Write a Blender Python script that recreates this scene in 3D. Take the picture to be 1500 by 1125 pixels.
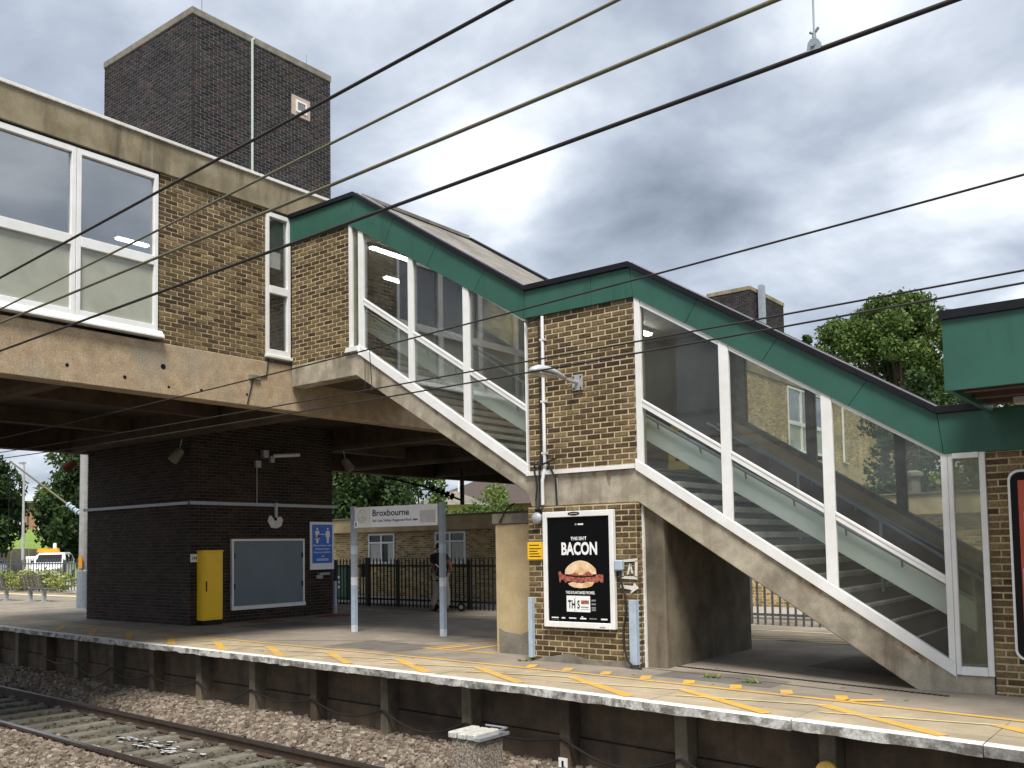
import bpy, bmesh, math, random
import numpy as np
from mathutils import Matrix, Vector

for o in list(bpy.data.objects):
    bpy.data.objects.remove(o, do_unlink=True)
SC = bpy.context.scene
COL = SC.collection
random.seed(7)

# ------------------------------------------------------------------ camera
cam = bpy.data.objects.new('camera', bpy.data.cameras.new('camera'))
COL.objects.link(cam)
R_ = Vector((0.791905, 0.610414, -0.01678))
U_ = Vector((0.049156, -0.036334, 0.99813))
B_ = Vector((0.608663, -0.791249, -0.058779))
cam.matrix_world = Matrix(((R_.x, U_.x, B_.x, 13.501), (R_.y, U_.y, B_.y, -10.751), (R_.z, U_.z, B_.z, 1.640), (0, 0, 0, 1)))
cam.data.sensor_width = 36
cam.data.sensor_fit = 'HORIZONTAL'
cam.data.lens = 1353.06 / 1500 * 36
cam.data.shift_x = (750 - 760.48) / 1500
cam.data.shift_y = (719.95 - 562.5) / 1500
cam.data.clip_start = 0.1
cam.data.clip_end = 2000
SC.camera = cam
SC.render.resolution_x, SC.render.resolution_y = 1024, 768

# ------------------------------------------------------------------ light
SUN_EL, SUN_AZ = math.radians(58), math.radians(140)     # azimuth from +Y towards +X: behind the camera's right shoulder
w = bpy.data.worlds.new('World'); SC.world = w; w.use_nodes = True
nt = w.node_tree; nt.nodes.clear()
def WN(t, **k):
    n = nt.nodes.new(t)
    for a, b in k.items(): setattr(n, a, b)
    return n
wo = WN('ShaderNodeOutputWorld')
sky = WN('ShaderNodeTexSky'); sky.sky_type = 'NISHITA'; sky.sun_disc = False
sky.sun_elevation = SUN_EL; sky.sun_rotation = SUN_AZ
bg1 = WN('ShaderNodeBackground'); bg1.inputs[1].default_value = 0.09
bg2 = WN('ShaderNodeBackground'); bg2.inputs[1].default_value = 1.0
mx = WN('ShaderNodeMixShader'); mx.inputs[0].default_value = 0.9
tc = WN('ShaderNodeTexCoord')
sep = WN('ShaderNodeSeparateXYZ'); nt.links.new(tc.outputs['Generated'], sep.inputs[0])
def WM(op, a, b=None):
    n = WN('ShaderNodeMath', operation=op)
    for i, q in enumerate((a, b)):
        if q is None: continue
        if isinstance(q, (int, float)): n.inputs[i].default_value = q
        else: nt.links.new(q, n.inputs[i])
    return n.outputs[0]
zz = WM('ADD', WM('MAXIMUM', sep.outputs[2], 0.0), 0.22)
cv = WN('ShaderNodeCombineXYZ')
nt.links.new(WM('DIVIDE', sep.outputs[0], zz), cv.inputs[0])
nt.links.new(WM('DIVIDE', sep.outputs[1], zz), cv.inputs[1])
cv.inputs[2].default_value = 23.3
n1 = WN('ShaderNodeTexNoise'); n1.inputs['Scale'].default_value = 2.1; n1.inputs['Detail'].default_value = 7; n1.inputs['Roughness'].default_value = 0.52; n1.inputs['Distortion'].default_value = 0.25
n2 = WN('ShaderNodeTexNoise'); n2.inputs['Scale'].default_value = 0.55; n2.inputs['Detail'].default_value = 3
nt.links.new(cv.outputs[0], n1.inputs['Vector']); nt.links.new(cv.outputs[0], n2.inputs['Vector'])
mix = WM('ADD', WM('MULTIPLY', n1.outputs[0], 0.62), WM('MULTIPLY', n2.outputs[0], 0.38))
rp = WN('ShaderNodeValToRGB'); nt.links.new(mix, rp.inputs[0])
els = rp.color_ramp.elements
els[0].position = 0.30; els[0].color = (0.11, 0.132, 0.168, 1)
els[1].position = 0.72; els[1].color = (1.0, 1.0, 1.0, 1)
for p_, c_ in ((0.40, (0.215, 0.25, 0.305, 1)), (0.47, (0.315, 0.355, 0.42, 1)), (0.53, (0.44, 0.48, 0.54, 1)), (0.60, (0.66, 0.69, 0.735, 1))):
    e = els.new(p_); e.color = c_
nt.links.new(sky.outputs[0], bg1.inputs[0]); nt.links.new(rp.outputs[0], bg2.inputs[0])
nt.links.new(bg1.outputs[0], mx.inputs[1]); nt.links.new(bg2.outputs[0], mx.inputs[2]); nt.links.new(mx.outputs[0], wo.inputs[0])

sl = bpy.data.lights.new('sun', 'SUN'); sl.energy = 3.2; sl.angle = math.radians(20); sl.color = (1.0, 0.95, 0.87)
so = bpy.data.objects.new('sun', sl); COL.objects.link(so)
sd = Vector((math.sin(SUN_AZ) * math.cos(SUN_EL), math.cos(SUN_AZ) * math.cos(SUN_EL), math.sin(SUN_EL)))
so.rotation_euler = sd.to_track_quat('Z', 'Y').to_euler()
so.location = (8, -20, 30)
SC.view_settings.view_transform = 'Standard'
SC.view_settings.look = 'None'
SC.view_settings.gamma = 1
SC.view_settings.exposure = 0.74
SC.render.engine = 'CYCLES'
SC.cycles.transparent_max_bounces = 16
SC.cycles.max_bounces = 8

# ------------------------------------------------------------------ materials
def N(t, ty, **k):
    n = t.nodes.new(ty)
    for a, b in k.items(): setattr(n, a, b)
    return n
def newmat(name):
    m = bpy.data.materials.new(name); m.use_nodes = True
    t = m.node_tree; t.nodes.clear()
    out = N(t, 'ShaderNodeOutputMaterial'); p = N(t, 'ShaderNodeBsdfPrincipled')
    t.links.new(p.outputs[0], out.inputs[0])
    return m, t, p
def noise(t, scale, detail=4, rough=.55, stretch=None, obj=False):
    n = N(t, 'ShaderNodeTexNoise'); n.inputs['Scale'].default_value = scale
    n.inputs['Detail'].default_value = detail; n.inputs['Roughness'].default_value = rough
    if obj: src = N(t, 'ShaderNodeTexCoord').outputs['Object']
    else: src = N(t, 'ShaderNodeNewGeometry').outputs['Position']
    if stretch:
        mp = N(t, 'ShaderNodeMapping'); mp.inputs['Scale'].default_value = stretch
        t.links.new(src, mp.inputs[0]); src = mp.outputs[0]
    t.links.new(src, n.inputs['Vector'])
    return n.outputs[0]
def ramp(t, src, stops):
    r = N(t, 'ShaderNodeValToRGB'); t.links.new(src, r.inputs[0])
    e = r.color_ramp.elements
    e[0].position, e[0].color = stops[0][0], (*stops[0][1], 1)
    e[1].position, e[1].color = stops[-1][0], (*stops[-1][1], 1)
    for p, c in stops[1:-1]:
        x = e.new(p); x.color = (*c, 1)
    return r.outputs[0]
def mixc(t, f, a, b, mode='MIX'):
    n = N(t, 'ShaderNodeMix', data_type='RGBA', blend_type=mode)
    for i, q in ((0, f), (6, a), (7, b)):
        if isinstance(q, (int, float)): n.inputs[i].default_value = q
        elif isinstance(q, tuple): n.inputs[i].default_value = (*q, 1)
        else: t.links.new(q, n.inputs[i])
    return n.outputs[2]
def bump(t, p, h, strength=.3, dist=.01):
    b = N(t, 'ShaderNodeBump'); b.inputs['Strength'].default_value = strength; b.inputs['Distance'].default_value = dist
    t.links.new(h, b.inputs['Height']); t.links.new(b.outputs[0], p.inputs['Normal'])
def g3(v): return (v, v, v)

def surf(name, c1, c2=None, scale=6, rough=.7, stain=None, stain_amt=.6, streak=None, bmp=.25, bscale=60, metal=0, lo=.35, hi=.65, spec=.5):
    """two-tone noise colour, optional large stain colour, optional vertical run-off streak colour"""
    m, t, p = newmat(name)
    c = ramp(t, noise(t, scale, 6, .6), [(lo, c1), (hi, c2 or c1)])
    if stain:
        f = ramp(t, noise(t, .9, 5, .65), [(.48, g3(0)), (.66, g3(stain_amt))])
        c = mixc(t, f, c, stain)
    if streak:
        f = ramp(t, noise(t, 1.0, 5, .6, (3.6, 3.6, .42)), [(.5, g3(0)), (.66, g3(.85))])
        f = mixc(t, 1.0, f, ramp(t, noise(t, .55, 4, .6), [(.42, g3(.1)), (.6, g3(1))]), 'MULTIPLY')
        c = mixc(t, f, c, streak)
    fine = noise(t, bscale, 4, .6)
    c = mixc(t, .06 if bmp < .1 else .35 if bmp < .6 else .75, c, ramp(t, fine, [(.3, g3(.55)), (.7, g3(1.3))]), 'MULTIPLY')
    t.links.new(c, p.inputs['Base Color'])
    p.inputs['Roughness'].default_value = rough; p.inputs['Metallic'].default_value = metal
    p.inputs['Specular IOR Level'].default_value = spec
    if bmp: bump(t, p, fine, bmp, .006)
    return m
def plain(name, c, rough=.5, metal=0, var=.12, spec=.5):
    m, t, p = newmat(name)
    k = noise(t, 9, 4, .6)
    cc = mixc(t, 1.0, c, ramp(t, k, [(.3, g3(1 - var)), (.7, g3(1 + var))]), 'MULTIPLY')
    t.links.new(cc, p.inputs['Base Color'])
    p.inputs['Roughness'].default_value = rough; p.inputs['Metallic'].default_value = metal
    p.inputs['Specular IOR Level'].default_value = spec
    return m
def emit(name, c, s):
    m, t, p = newmat(name)
    p.inputs['Base Color'].default_value = (*c, 1); p.inputs['Emission Color'].default_value = (*c, 1); p.inputs['Emission Strength'].default_value = s
    return m
def per_piece(t):
    a = N(t, 'ShaderNodeNewGeometry').outputs['Random Per Island']; b = N(t, 'ShaderNodeObjectInfo').outputs['Random']
    s = N(t, 'ShaderNodeMath', operation='ADD'); t.links.new(a, s.inputs[0]); t.links.new(b, s.inputs[1])
    f = N(t, 'ShaderNodeMath', operation='FRACT'); t.links.new(s.outputs[0], f.inputs[0])
    return f.outputs[0]
def brickmat(name, stops, rough=.85):
    m, t, p = newmat(name)
    c = ramp(t, per_piece(t), stops)
    f = ramp(t, noise(t, 34, 5, .65), [(.32, g3(.42)), (.5, g3(.95)), (.68, g3(1.45))])
    c = mixc(t, .85, c, f, 'MULTIPLY')
    big = ramp(t, noise(t, 1.1, 5, .62), [(.34, g3(.62)), (.5, g3(.95)), (.66, g3(1.25))])
    c = mixc(t, 1.0, c, big, 'MULTIPLY')
    t.links.new(c, p.inputs['Base Color']); p.inputs['Roughness'].default_value = rough
    p.inputs['Specular IOR Level'].default_value = .25
    bump(t, p, noise(t, 120, 5, .65), .55, .006)
    return m
def glassmat(name, tint=(.86, .9, .89), dirt=.05, dirtcol=(.55, .57, .52), refl=1.6, rmin=0.0):
    m = bpy.data.materials.new(name); m.use_nodes = True; t = m.node_tree; t.nodes.clear()
    out = N(t, 'ShaderNodeOutputMaterial'); tr = N(t, 'ShaderNodeBsdfTransparent'); tr.inputs[0].default_value = (*tint, 1)
    gl = N(t, 'ShaderNodeBsdfGlossy'); gl.inputs['Roughness'].default_value = .015
    df = N(t, 'ShaderNodeBsdfDiffuse'); df.inputs[0].default_value = (*dirtcol, 1)
    fr = N(t, 'ShaderNodeFresnel'); fr.inputs[0].default_value = 1.5
    mu = N(t, 'ShaderNodeMath', operation='MULTIPLY_ADD'); mu.inputs[1].default_value = refl; mu.inputs[2].default_value = rmin; mu.use_clamp = True
    t.links.new(fr.outputs[0], mu.inputs[0])
    d = ramp(t, noise(t, 2.2, 6, .65, (1, 1, .6)), [(.35, g3(dirt * .5)), (.7, g3(dirt * 2.2))])
    m1 = N(t, 'ShaderNodeMixShader'); t.links.new(d, m1.inputs[0]); t.links.new(tr.outputs[0], m1.inputs[1]); t.links.new(df.outputs[0], m1.inputs[2])
    m2 = N(t, 'ShaderNodeMixShader'); t.links.new(mu.outputs[0], m2.inputs[0]); t.links.new(m1.outputs[0], m2.inputs[1]); t.links.new(gl.outputs[0], m2.inputs[2])
    t.links.new(m2.outputs[0], out.inputs[0])
    return m
def leafmat(name, a, b, c):
    m, t, p = newmat(name)
    col = ramp(t, per_piece(t), [(0, a), (.55, b), (1, c)])
    t.links.new(col, p.inputs['Base Color']); p.inputs['Roughness'].default_value = .6
    p.inputs['Specular IOR Level'].default_value = .3
    tl = N(t, 'ShaderNodeBsdfTranslucent'); t.links.new(col, tl.inputs[0])
    ms = N(t, 'ShaderNodeMixShader'); ms.inputs[0].default_value = .25
    out = [n for n in t.nodes if n.type == 'OUTPUT_MATERIAL'][0]
    t.links.new(p.outputs[0], ms.inputs[1]); t.links.new(tl.outputs[0], ms.inputs[2]); t.links.new(ms.outputs[0], out.inputs[0])
    return m

MT = {}
MT['stock'] = brickmat('stock_brick', [(0, (.062, .041, .022)), (.22, (.092, .06, .03)), (.45, (.13, .09, .044)), (.7, (.165, .118, .057)), (.88, (.23, .17, .082)), (1, (.08, .053, .036))])
MT['mortar'] = surf('mortar', (.50, .415, .265), (.62, .52, .345), 14, .95, stain=(.3, .23, .14), stain_amt=.5, bmp=.4)
MT['mortar_dirty'] = surf('mortar_weathered', (.36, .29, .18), (.55, .45, .29), 7, .95, stain=(.17, .135, .085), stain_amt=.7, bmp=.4)
MT['pale_stock'] = brickmat('pale_stock_brick', [(0, (.18, .12, .05)), (.4, (.36, .26, .115)), (.75, (.5, .38, .19)), (1, (.28, .16, .07))])
MT['pale_mortar'] = surf('pale_mortar', (.5, .43, .28), (.57, .49, .33), 10, .95)
MT['dark'] = brickmat('dark_brick', [(0, (.012, .011, .012)), (.4, (.021, .019, .020)), (.8, (.034, .030, .030)), (.95, (.05, .034, .03)), (1, (.06, .03, .025))], .7)
MT['dark_mortar'] = surf('dark_mortar', (.13, .12, .115), (.2, .187, .177), 9, .95)
MT['brown_dark'] = brickmat('brown_dark_brick', [(0, (.018, .012, .009)), (.5, (.032, .021, .015)), (.85, (.045, .03, .022)), (1, (.055, .028, .018))], .75)
MT['brown_mortar'] = surf('brown_mortar', (.07, .058, .05), (.12, .10, .088), 9, .95)
MT['red_far'] = surf('far_red_brick', (.30, .17, .09), (.36, .22, .12), 20, .9)
MT['conc'] = surf('concrete_tan', (.27, .237, .178), (.45, .405, .32), 3.2, .85, stain=(.12, .10, .072), stain_amt=.75, streak=(.11, .075, .045), bmp=.4, bscale=45)
MT['conc_agg'] = surf('exposed_aggregate', (.33, .24, .145), (.46, .355, .23), 5, .9, stain=(.30, .27, .21), stain_amt=.7, bmp=.7, bscale=38)
MT['conc_fascia'] = surf('weathered_fascia', (.20, .165, .10), (.31, .265, .175), 2.6, .9, stain=(.10, .088, .045), streak=(.085, .072, .045), bmp=.35, bscale=40)
MT['conc_grey'] = surf('concrete_grey', (.16, .145, .115), (.25, .23, .19), 4, .9, stain=(.09, .075, .055), bmp=.4, bscale=50)
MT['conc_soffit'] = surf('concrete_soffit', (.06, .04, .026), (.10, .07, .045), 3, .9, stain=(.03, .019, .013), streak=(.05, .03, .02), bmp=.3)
MT['conc_dark'] = surf('concrete_stained', (.12, .10, .068), (.19, .158, .112), 2.5, .9, stain=(.05, .042, .03), stain_amt=.85, streak=(.045, .037, .026), bmp=.3)
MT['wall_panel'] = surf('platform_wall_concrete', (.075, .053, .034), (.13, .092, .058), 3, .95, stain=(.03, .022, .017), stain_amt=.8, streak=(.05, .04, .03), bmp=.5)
MT['render'] = surf('beige_render', (.40, .31, .17), (.49, .39, .23), 2.5, .85, stain=(.29, .22, .13), stain_amt=.6, bmp=.2, bscale=80)
MT['white'] = surf('white_paint', (.73, .74, .73), (.8, .8, .8), 5, .4, stain=(.52, .5, .44), stain_amt=.28, bmp=.03)
MT['white_old'] = surf('white_paint_worn', (.66, .65, .6), (.78, .77, .74), 10, .6, stain=(.3, .27, .2), stain_amt=.35, bmp=.2)
MT['green'] = surf('green_panel', (.026, .094, .068), (.033, .112, .083), 1.5, .45, stain=(.042, .112, .088), stain_amt=.5, streak=(.019, .072, .053), bmp=.03, bscale=200, spec=.35)
MT['black'] = plain('black_trim', (.008, .008, .012), .45, var=.2, spec=.25)
MT['felt'] = surf('roof_felt', (.17, .155, .135), (.27, .25, .22), 3, .9, streak=None, stain=(.10, .092, .08), stain_amt=.6, bmp=.3)
MT['glass'] = glassmat('glass', tint=(.95, .97, .96), dirt=.022, refl=.7)
MT['glass_sky'] = glassmat('deck_glass', tint=(.62, .68, .72), dirt=.05, dirtcol=(.35, .38, .42), refl=1.8, rmin=.26)
MT['glass_dusty'] = glassmat('dusty_glass', tint=(.85, .87, .8), dirt=.2, refl=.8, dirtcol=(.36, .36, .27))
MT['glass_hazy'] = glassmat('hazy_glass', tint=(.92, .93, .9), dirt=.13, dirtcol=(.62, .62, .54), refl=.7)
MT['obscured'] = surf('obscured_panel', (.31, .32, .26), (.36, .37, .305), 1.6, .25, stain=(.24, .245, .2), stain_amt=.5, bmp=.02)
MT['tread'] = surf('stair_tread', (.6, .59, .53), (.7, .69, .62), 8, .8, stain=(.46, .44, .38), bmp=.2)
MT['riser'] = plain('stair_riser', (.028, .027, .03), .6)
MT['riser_mark'] = plain('riser_stud', (.22, .22, .21), .6)
MT['band'] = surf('pale_balustrade', (.66, .73, .67), (.74, .8, .74), 2, .5, bmp=.05)
MT['brown_and_backlit_board'] = plain('brown_and_backlit_board', (.075, .042, .033), .5)  # brown of the battens; on the stair's far side it paints backlit shade
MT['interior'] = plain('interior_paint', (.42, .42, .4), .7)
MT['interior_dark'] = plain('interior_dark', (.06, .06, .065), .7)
MT['steel'] = plain('grey_steel', (.30, .32, .34), .45, .3)
MT['galv'] = surf('galvanised', (.36, .37, .37), (.46, .47, .46), 6, .5, bmp=.1, metal=.2)
MT['bluegrey'] = plain('blue_grey_paint', (.37, .45, .54), .45)
MT['postgrey'] = plain('post_grey_paint', (.26, .30, .345), .45)
MT['postlight'] = plain('post_light_band', (.62, .66, .7), .45)
MT['yellow'] = plain('cabinet_yellow', (.9, .56, .012), .4, var=.04)
MT['sign_yellow'] = plain('sign_yellow', (.85, .50, .01), .45, var=.03)
MT['slate'] = surf('notice_board', (.105, .145, .175), (.12, .165, .2), 2, .45, bmp=.02)
MT['blue'] = plain('poster_blue', (.008, .14, .62), .35, var=.04)
MT['print_white'] = plain('print_white', (.82, .83, .84), .45, var=.02)
MT['print_black'] = plain('print_black', (.006, .006, .007), .6, spec=.2)
MT['print_grey'] = plain('print_grey', (.22, .22, .23), .5)
MT['poster_black'] = plain('poster_black', (.003, .003, .004), .45, var=.1, spec=.12)
MT['sign_white'] = plain('sign_white', (.78, .79, .82), .4, var=.02)
MT['sign_cream'] = plain('sign_cream', (.7, .7, .64), .4, var=.02)
MT['bun'] = surf('print_bun', (.62, .36, .16), (.85, .68, .47), 9, .4, bmp=0, bscale=30)
MT['bacon'] = surf('print_bacon', (.16, .02, .012), (.48, .17, .12), 22, .4, bmp=0, bscale=60)
MT['red'] = plain('print_red', (.48, .07, .03), .4)
MT['pale_print'] = plain('print_pale', (.60, .65, .72), .4)
MT['wire'] = plain('wire_dark', (.03, .027, .025), .5, .3)
MT['wire_green'] = plain('wire_verdigris', (.16, .155, .10), .5, .2)
MT['black_cable'] = plain('black_cable', (.012, .011, .010), .6)
MT['fence'] = plain('fence_dark', (.021, .019, .019), .5)
MT['fence_grey'] = plain('fence_grey', (.12, .125, .135), .5, .3)
MT['asphalt'] = surf('platform_asphalt', (.215, .185, .147), (.30, .26, .205), 1.6, .9, stain=(.15, .13, .105), stain_amt=.7, bmp=.5, bscale=90)
MT['patch'] = surf('asphalt_repair', (.115, .102, .088), (.165, .147, .126), 2.2, .92, bmp=.5, bscale=70)
MT['paver'] = surf('platform_paver', (.36, .295, .2), (.46, .38, .26), 2.4, .9, stain=(.24, .2, .145), stain_amt=.7, bmp=.45, bscale=80)
MT['nosing'] = surf('white_nosing', (.68, .67, .63), (.8, .79, .76), 9, .75, bmp=.4, bscale=40)
MT['nosing_face'] = surf('worn_nosing_face', (.2, .19, .165), (.62, .61, .58), 7, .85, stain=(.08, .072, .06), stain_amt=.8, bmp=.6, bscale=40, lo=.4, hi=.56)
MT['line_yellow'] = surf('yellow_marking', (.60, .33, .045), (.68, .41, .08), 7, .8, stain=(.44, .31, .14), stain_amt=.9, bmp=.3, bscale=90)
MT['line_pale'] = surf('faded_marking', (.62, .49, .2), (.7, .58, .3), 7, .8, stain=(.4, .32, .18), stain_amt=.6, bmp=.3, bscale=90)
MT['ballast_bed'] = surf('ballast_bed', (.07, .055, .042), (.14, .115, .09), 22, .95, bmp=.9, bscale=26)
MT['mud'] = surf('oily_ballast', (.055, .05, .035), (.10, .09, .065), 9, .7, stain=(.035, .03, .022), bmp=.8, bscale=30)
def stonemat():
    m, t, p = newmat('ballast_stone')
    c = ramp(t, per_piece(t), [(0, (.075, .056, .043)), (.4, (.155, .12, .09)), (.8, (.24, .195, .15)), (1, (.33, .29, .24))])
    t.links.new(c, p.inputs['Base Color']); p.inputs['Roughness'].default_value = .9
    return m
MT['stone'] = stonemat()
MT['sleeper'] = surf('concrete_sleeper', (.13, .12, .095), (.21, .195, .155), 6, .9, stain=(.07, .07, .045), bmp=.4)
MT['rail'] = surf('rusty_rail', (.05, .033, .024), (.085, .055, .038), 8, .7, bmp=.3, metal=.3)
MT['railtop'] = plain('rail_top', (.30, .30, .31), .25, .9)
MT['agg_block'] = surf('aggregate_block', (.12, .095, .075), (.36, .31, .25), 42, .95, bmp=.8, bscale=40, lo=.42, hi=.58)
MT['cap_worn'] = surf('worn_cap_paint', (.38, .37, .33), (.6, .59, .55), 11, .8, stain=(.2, .19, .16), stain_amt=.7, bmp=.4)
MT['painted_glint'] = plain('puddle_glint', (.7, .71, .73), .15, spec=1.0)  # pale base colour paints the sky's reflection onto the wet patches
MT['trunk'] = surf('bark', (.07, .05, .035), (.12, .09, .06), 9, .95, bmp=.7)
MT['leaf'] = leafmat('leaf', (.035, .07, .014), (.078, .135, .028), (.16, .21, .05))
MT['leaf_dark'] = leafmat('leaf_dark', (.014, .034, .009), (.030, .062, .017), (.065, .11, .028))
MT['leaf_light'] = leafmat('leaf_light', (.10, .15, .035), (.19, .25, .07), (.3, .34, .12))
MT['grass'] = surf('grass_bank', (.13, .21, .035), (.22, .31, .065), 5, .95, bmp=.8, bscale=20)
MT['road'] = surf('road_tarmac', (.33, .31, .28), (.4, .375, .335), 3, .9, bmp=.3)
MT['earth'] = surf('earth', (.10, .085, .06), (.15, .13, .095), 2, .95)
MT['rooftile'] = surf('brown_roof_tile', (.062, .045, .04), (.09, .066, .057), 12, .85, bmp=.5)
MT['roofred'] = surf('red_roof_tile', (.30, .15, .11), (.4, .21, .16), 12, .85, bmp=.5)
MT['curtain'] = plain('net_curtain', (.6, .6, .56), .9)
MT['carwhite'] = plain('car_white', (.75, .76, .78), .2, var=.02)
MT['carblue'] = plain('car_pale_blue', (.35, .43, .52), .25, var=.02)
MT['carglass'] = plain('car_glass', (.015, .017, .02), .08)
MT['tyre'] = plain('tyre', (.012, .012, .012), .8)
MT['lamp_lens'] = plain('lamp_lens', (.35, .33, .28), .3)
MT['lamp_on'] = emit('fluorescent_tube', (1.0, .97, .9), 16.0)
MT['skin'] = plain('skin', (.30, .15, .09), .55)
MT['navy'] = plain('navy_cloth', (.012, .015, .032), .9)
MT['greycloth'] = plain('grey_cloth', (.36, .33, .28), .9)
MT['hair'] = plain('dark_hair', (.010, .008, .007), .7)
MT['boot'] = plain('tan_boot', (.20, .085, .03), .7)
MT['rust'] = surf('rust_patch', (.17, .06, .035), (.24, .09, .05), 12, .9)
MT['rust_run'] = surf('rust_run', (.19, .125, .075), (.33, .26, .18), 16, .9, bmp=.2)
MT['bench'] = plain('bench_metal', (.12, .10, .09), .5, .2)
MT['greenbox'] = plain('green_cabinet', (.03, .12, .075), .5)
MT['orange'] = plain('orange_tag', (.85, .35, .01), .5)
MT['flower'] = leafmat('flowering_scrub', (.12, .17, .04), (.26, .30, .08), (.5, .5, .22))

# ------------------------------------------------------------------ mesh helpers
class MB:
    def __init__(s): s.v, s.f, s.m = [], [], []
    def add(s, vs, fs, mi=0):
        b = len(s.v); s.v += [tuple(q) for q in vs]
        for f in fs: s.f.append(tuple(b + i for i in f)); s.m.append(mi)
        return s
    def box(s, x0, x1, y0, y1, z0, z1, mi=0):
        v = [(x, y, z) for z in (z0, z1) for y in (y0, y1) for x in (x0, x1)]
        return s.add(v, [(0, 2, 3, 1), (4, 5, 7, 6), (0, 1, 5, 4), (2, 6, 7, 3), (0, 4, 6, 2), (1, 3, 7, 5)], mi)
    def prism(s, a, b, mi=0):
        n = len(a)
        return s.add(list(a) + list(b), [tuple(range(n))[::-1], tuple(range(n, 2 * n))] + [(i, (i + 1) % n, n + (i + 1) % n, n + i) for i in range(n)], mi)
    def pY(s, poly, y0, y1, mi=0): return s.prism([(x, y0, z) for x, z in poly], [(x, y1, z) for x, z in poly], mi)
    def pX(s, poly, x0, x1, mi=0): return s.prism([(x0, y, z) for y, z in poly], [(x1, y, z) for y, z in poly], mi)
    def pZ(s, poly, z0, z1, mi=0): return s.prism([(x, y, z0) for x, y in poly], [(x, y, z1) for x, y in poly], mi)
    def tube(s, pts, r, n=8, mi=0):
        pts = [Vector(p) for p in pts]; rs = r if isinstance(r, (list, tuple)) else [r] * len(pts)
        rings = []
        for i, p in enumerate(pts):
            d = (pts[min(i + 1, len(pts) - 1)] - pts[max(i - 1, 0)]).normalized()
            a = Vector((0, 0, 1)) if abs(d.z) < .9 else Vector((1, 0, 0))
            u = d.cross(a).normalized(); v = d.cross(u)
            rings.append([p + (u * math.cos(2 * math.pi * k / n) + v * math.sin(2 * math.pi * k / n)) * rs[i] for k in range(n)])
        vs = [q for rg in rings for q in rg]; fs = []
        for i in range(len(pts) - 1):
            for k in range(n):
                fs.append((i * n + k, i * n + (k + 1) % n, (i + 1) * n + (k + 1) % n, (i + 1) * n + k))
        fs += [tuple(range(n))[::-1], tuple(range((len(pts) - 1) * n, len(pts) * n))]
        return s.add(vs, fs, mi)
    def lathe(s, c, prof, n=16, mi=0):
        vs = []; fs = []
        for r, z in prof: vs += [(c[0] + r * math.cos(2 * math.pi * k / n), c[1] + r * math.sin(2 * math.pi * k / n), c[2] + z) for k in range(n)]
        for i in range(len(prof) - 1):
            for k in range(n): fs.append((i * n + k, i * n + (k + 1) % n, (i + 1) * n + (k + 1) % n, (i + 1) * n + k))
        fs += [tuple(range(n))[::-1], tuple(range((len(prof) - 1) * n, len(prof) * n))]
        return s.add(vs, fs, mi)
    def mesh(s, name, mats, smooth=False, fix=True):
        me = bpy.data.meshes.new(name); me.from_pydata(s.v, [], s.f)
        for m in (mats if isinstance(mats, (list, tuple)) else [mats]): me.materials.append(m)
        if any(s.m): me.polygons.foreach_set('material_index', s.m)
        if fix:
            bm = bmesh.new(); bm.from_mesh(me); bmesh.ops.recalc_face_normals(bm, faces=bm.faces); bm.to_mesh(me); bm.free()
        if smooth: me.polygons.foreach_set('use_smooth', [True] * len(me.polygons))
        me.update(); return me
    def build(s, name, mats, parent=None, bevel=0, smooth=False, fix=True):
        o = link(name, s.mesh(name, mats, smooth, fix), parent)
        if bevel:
            b = o.modifiers.new('bevel', 'BEVEL'); b.width = bevel; b.segments = 1; b.limit_method = 'ANGLE'; b.angle_limit = math.radians(40)
        return o
def link(name, me, parent=None):
    o = bpy.data.objects.new(name, me); COL.objects.link(o)
    if parent is not None: o.parent = parent
    return o
def tag(o, label, cat, group=None):
    o['label'] = label; o['category'] = cat
    if group: o['group'] = group
    return o
def thing(name, label, cat, group=None):
    return tag(link(name, None), label, cat, group)
def struct(o): o['kind'] = 'structure'; return o
def stuff(o): o['kind'] = 'stuff'; return o
def shade(o):
    o.data.polygons.foreach_set('use_smooth', [True] * len(o.data.polygons)); return o

# pieces of brickwork: shared meshes for whole bricks, each its own object; or all joined into one mesh
_bm_cache = {}
def brick_geo(L, h, d, var, proud=.010):
    r = random.Random(int(L * 1000) * 31 + var)
    j = lambda a: r.uniform(-a, a)
    c = .006
    fr = [(c + j(.003), -(d) + j(.003), c + j(.003)), (L - c + j(.003), -(d) + j(.003), c + j(.003)), (L - c + j(.003), -(d) + j(.003), h - c + j(.003)), (c + j(.003), -(d) + j(.003), h - c + j(.003))]
    mid = [(0, -d + .006, 0), (L, -d + .006, 0), (L, -d + .006, h), (0, -d + .006, h)]
    bk = [(0, .02, 0), (L, .02, 0), (L, .02, h), (0, .02, h)]
    vs = fr + mid + bk
    fs = [(0, 1, 2, 3)]
    for a in (0, 4):
        for k in range(4): fs.append((a + k, a + 4 + k, a + 4 + (k + 1) % 4, a + (k + 1) % 4))
    return vs, fs
def brick_list(width, height, joint=.012, course=.075, blen=.225, seed=0, holes=()):
    out = []; rows = int(round(height / course)); course = height / rows
    rr = random.Random(seed)
    for r in range(rows):
        u = -(blen / 2) if r % 2 else 0
        while u < width - .01:
            a, b = max(u, 0), min(u + blen - joint, width)
            if b - a > .03 and not any(h0 < (a + b) / 2 < h1 and v0 < (r + .5) * course < v1 for h0, h1, v0, v1 in holes):
                out.append((a, r * course + joint / 2, round(b - a, 3), course - joint))
            u += blen
    return out
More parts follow.
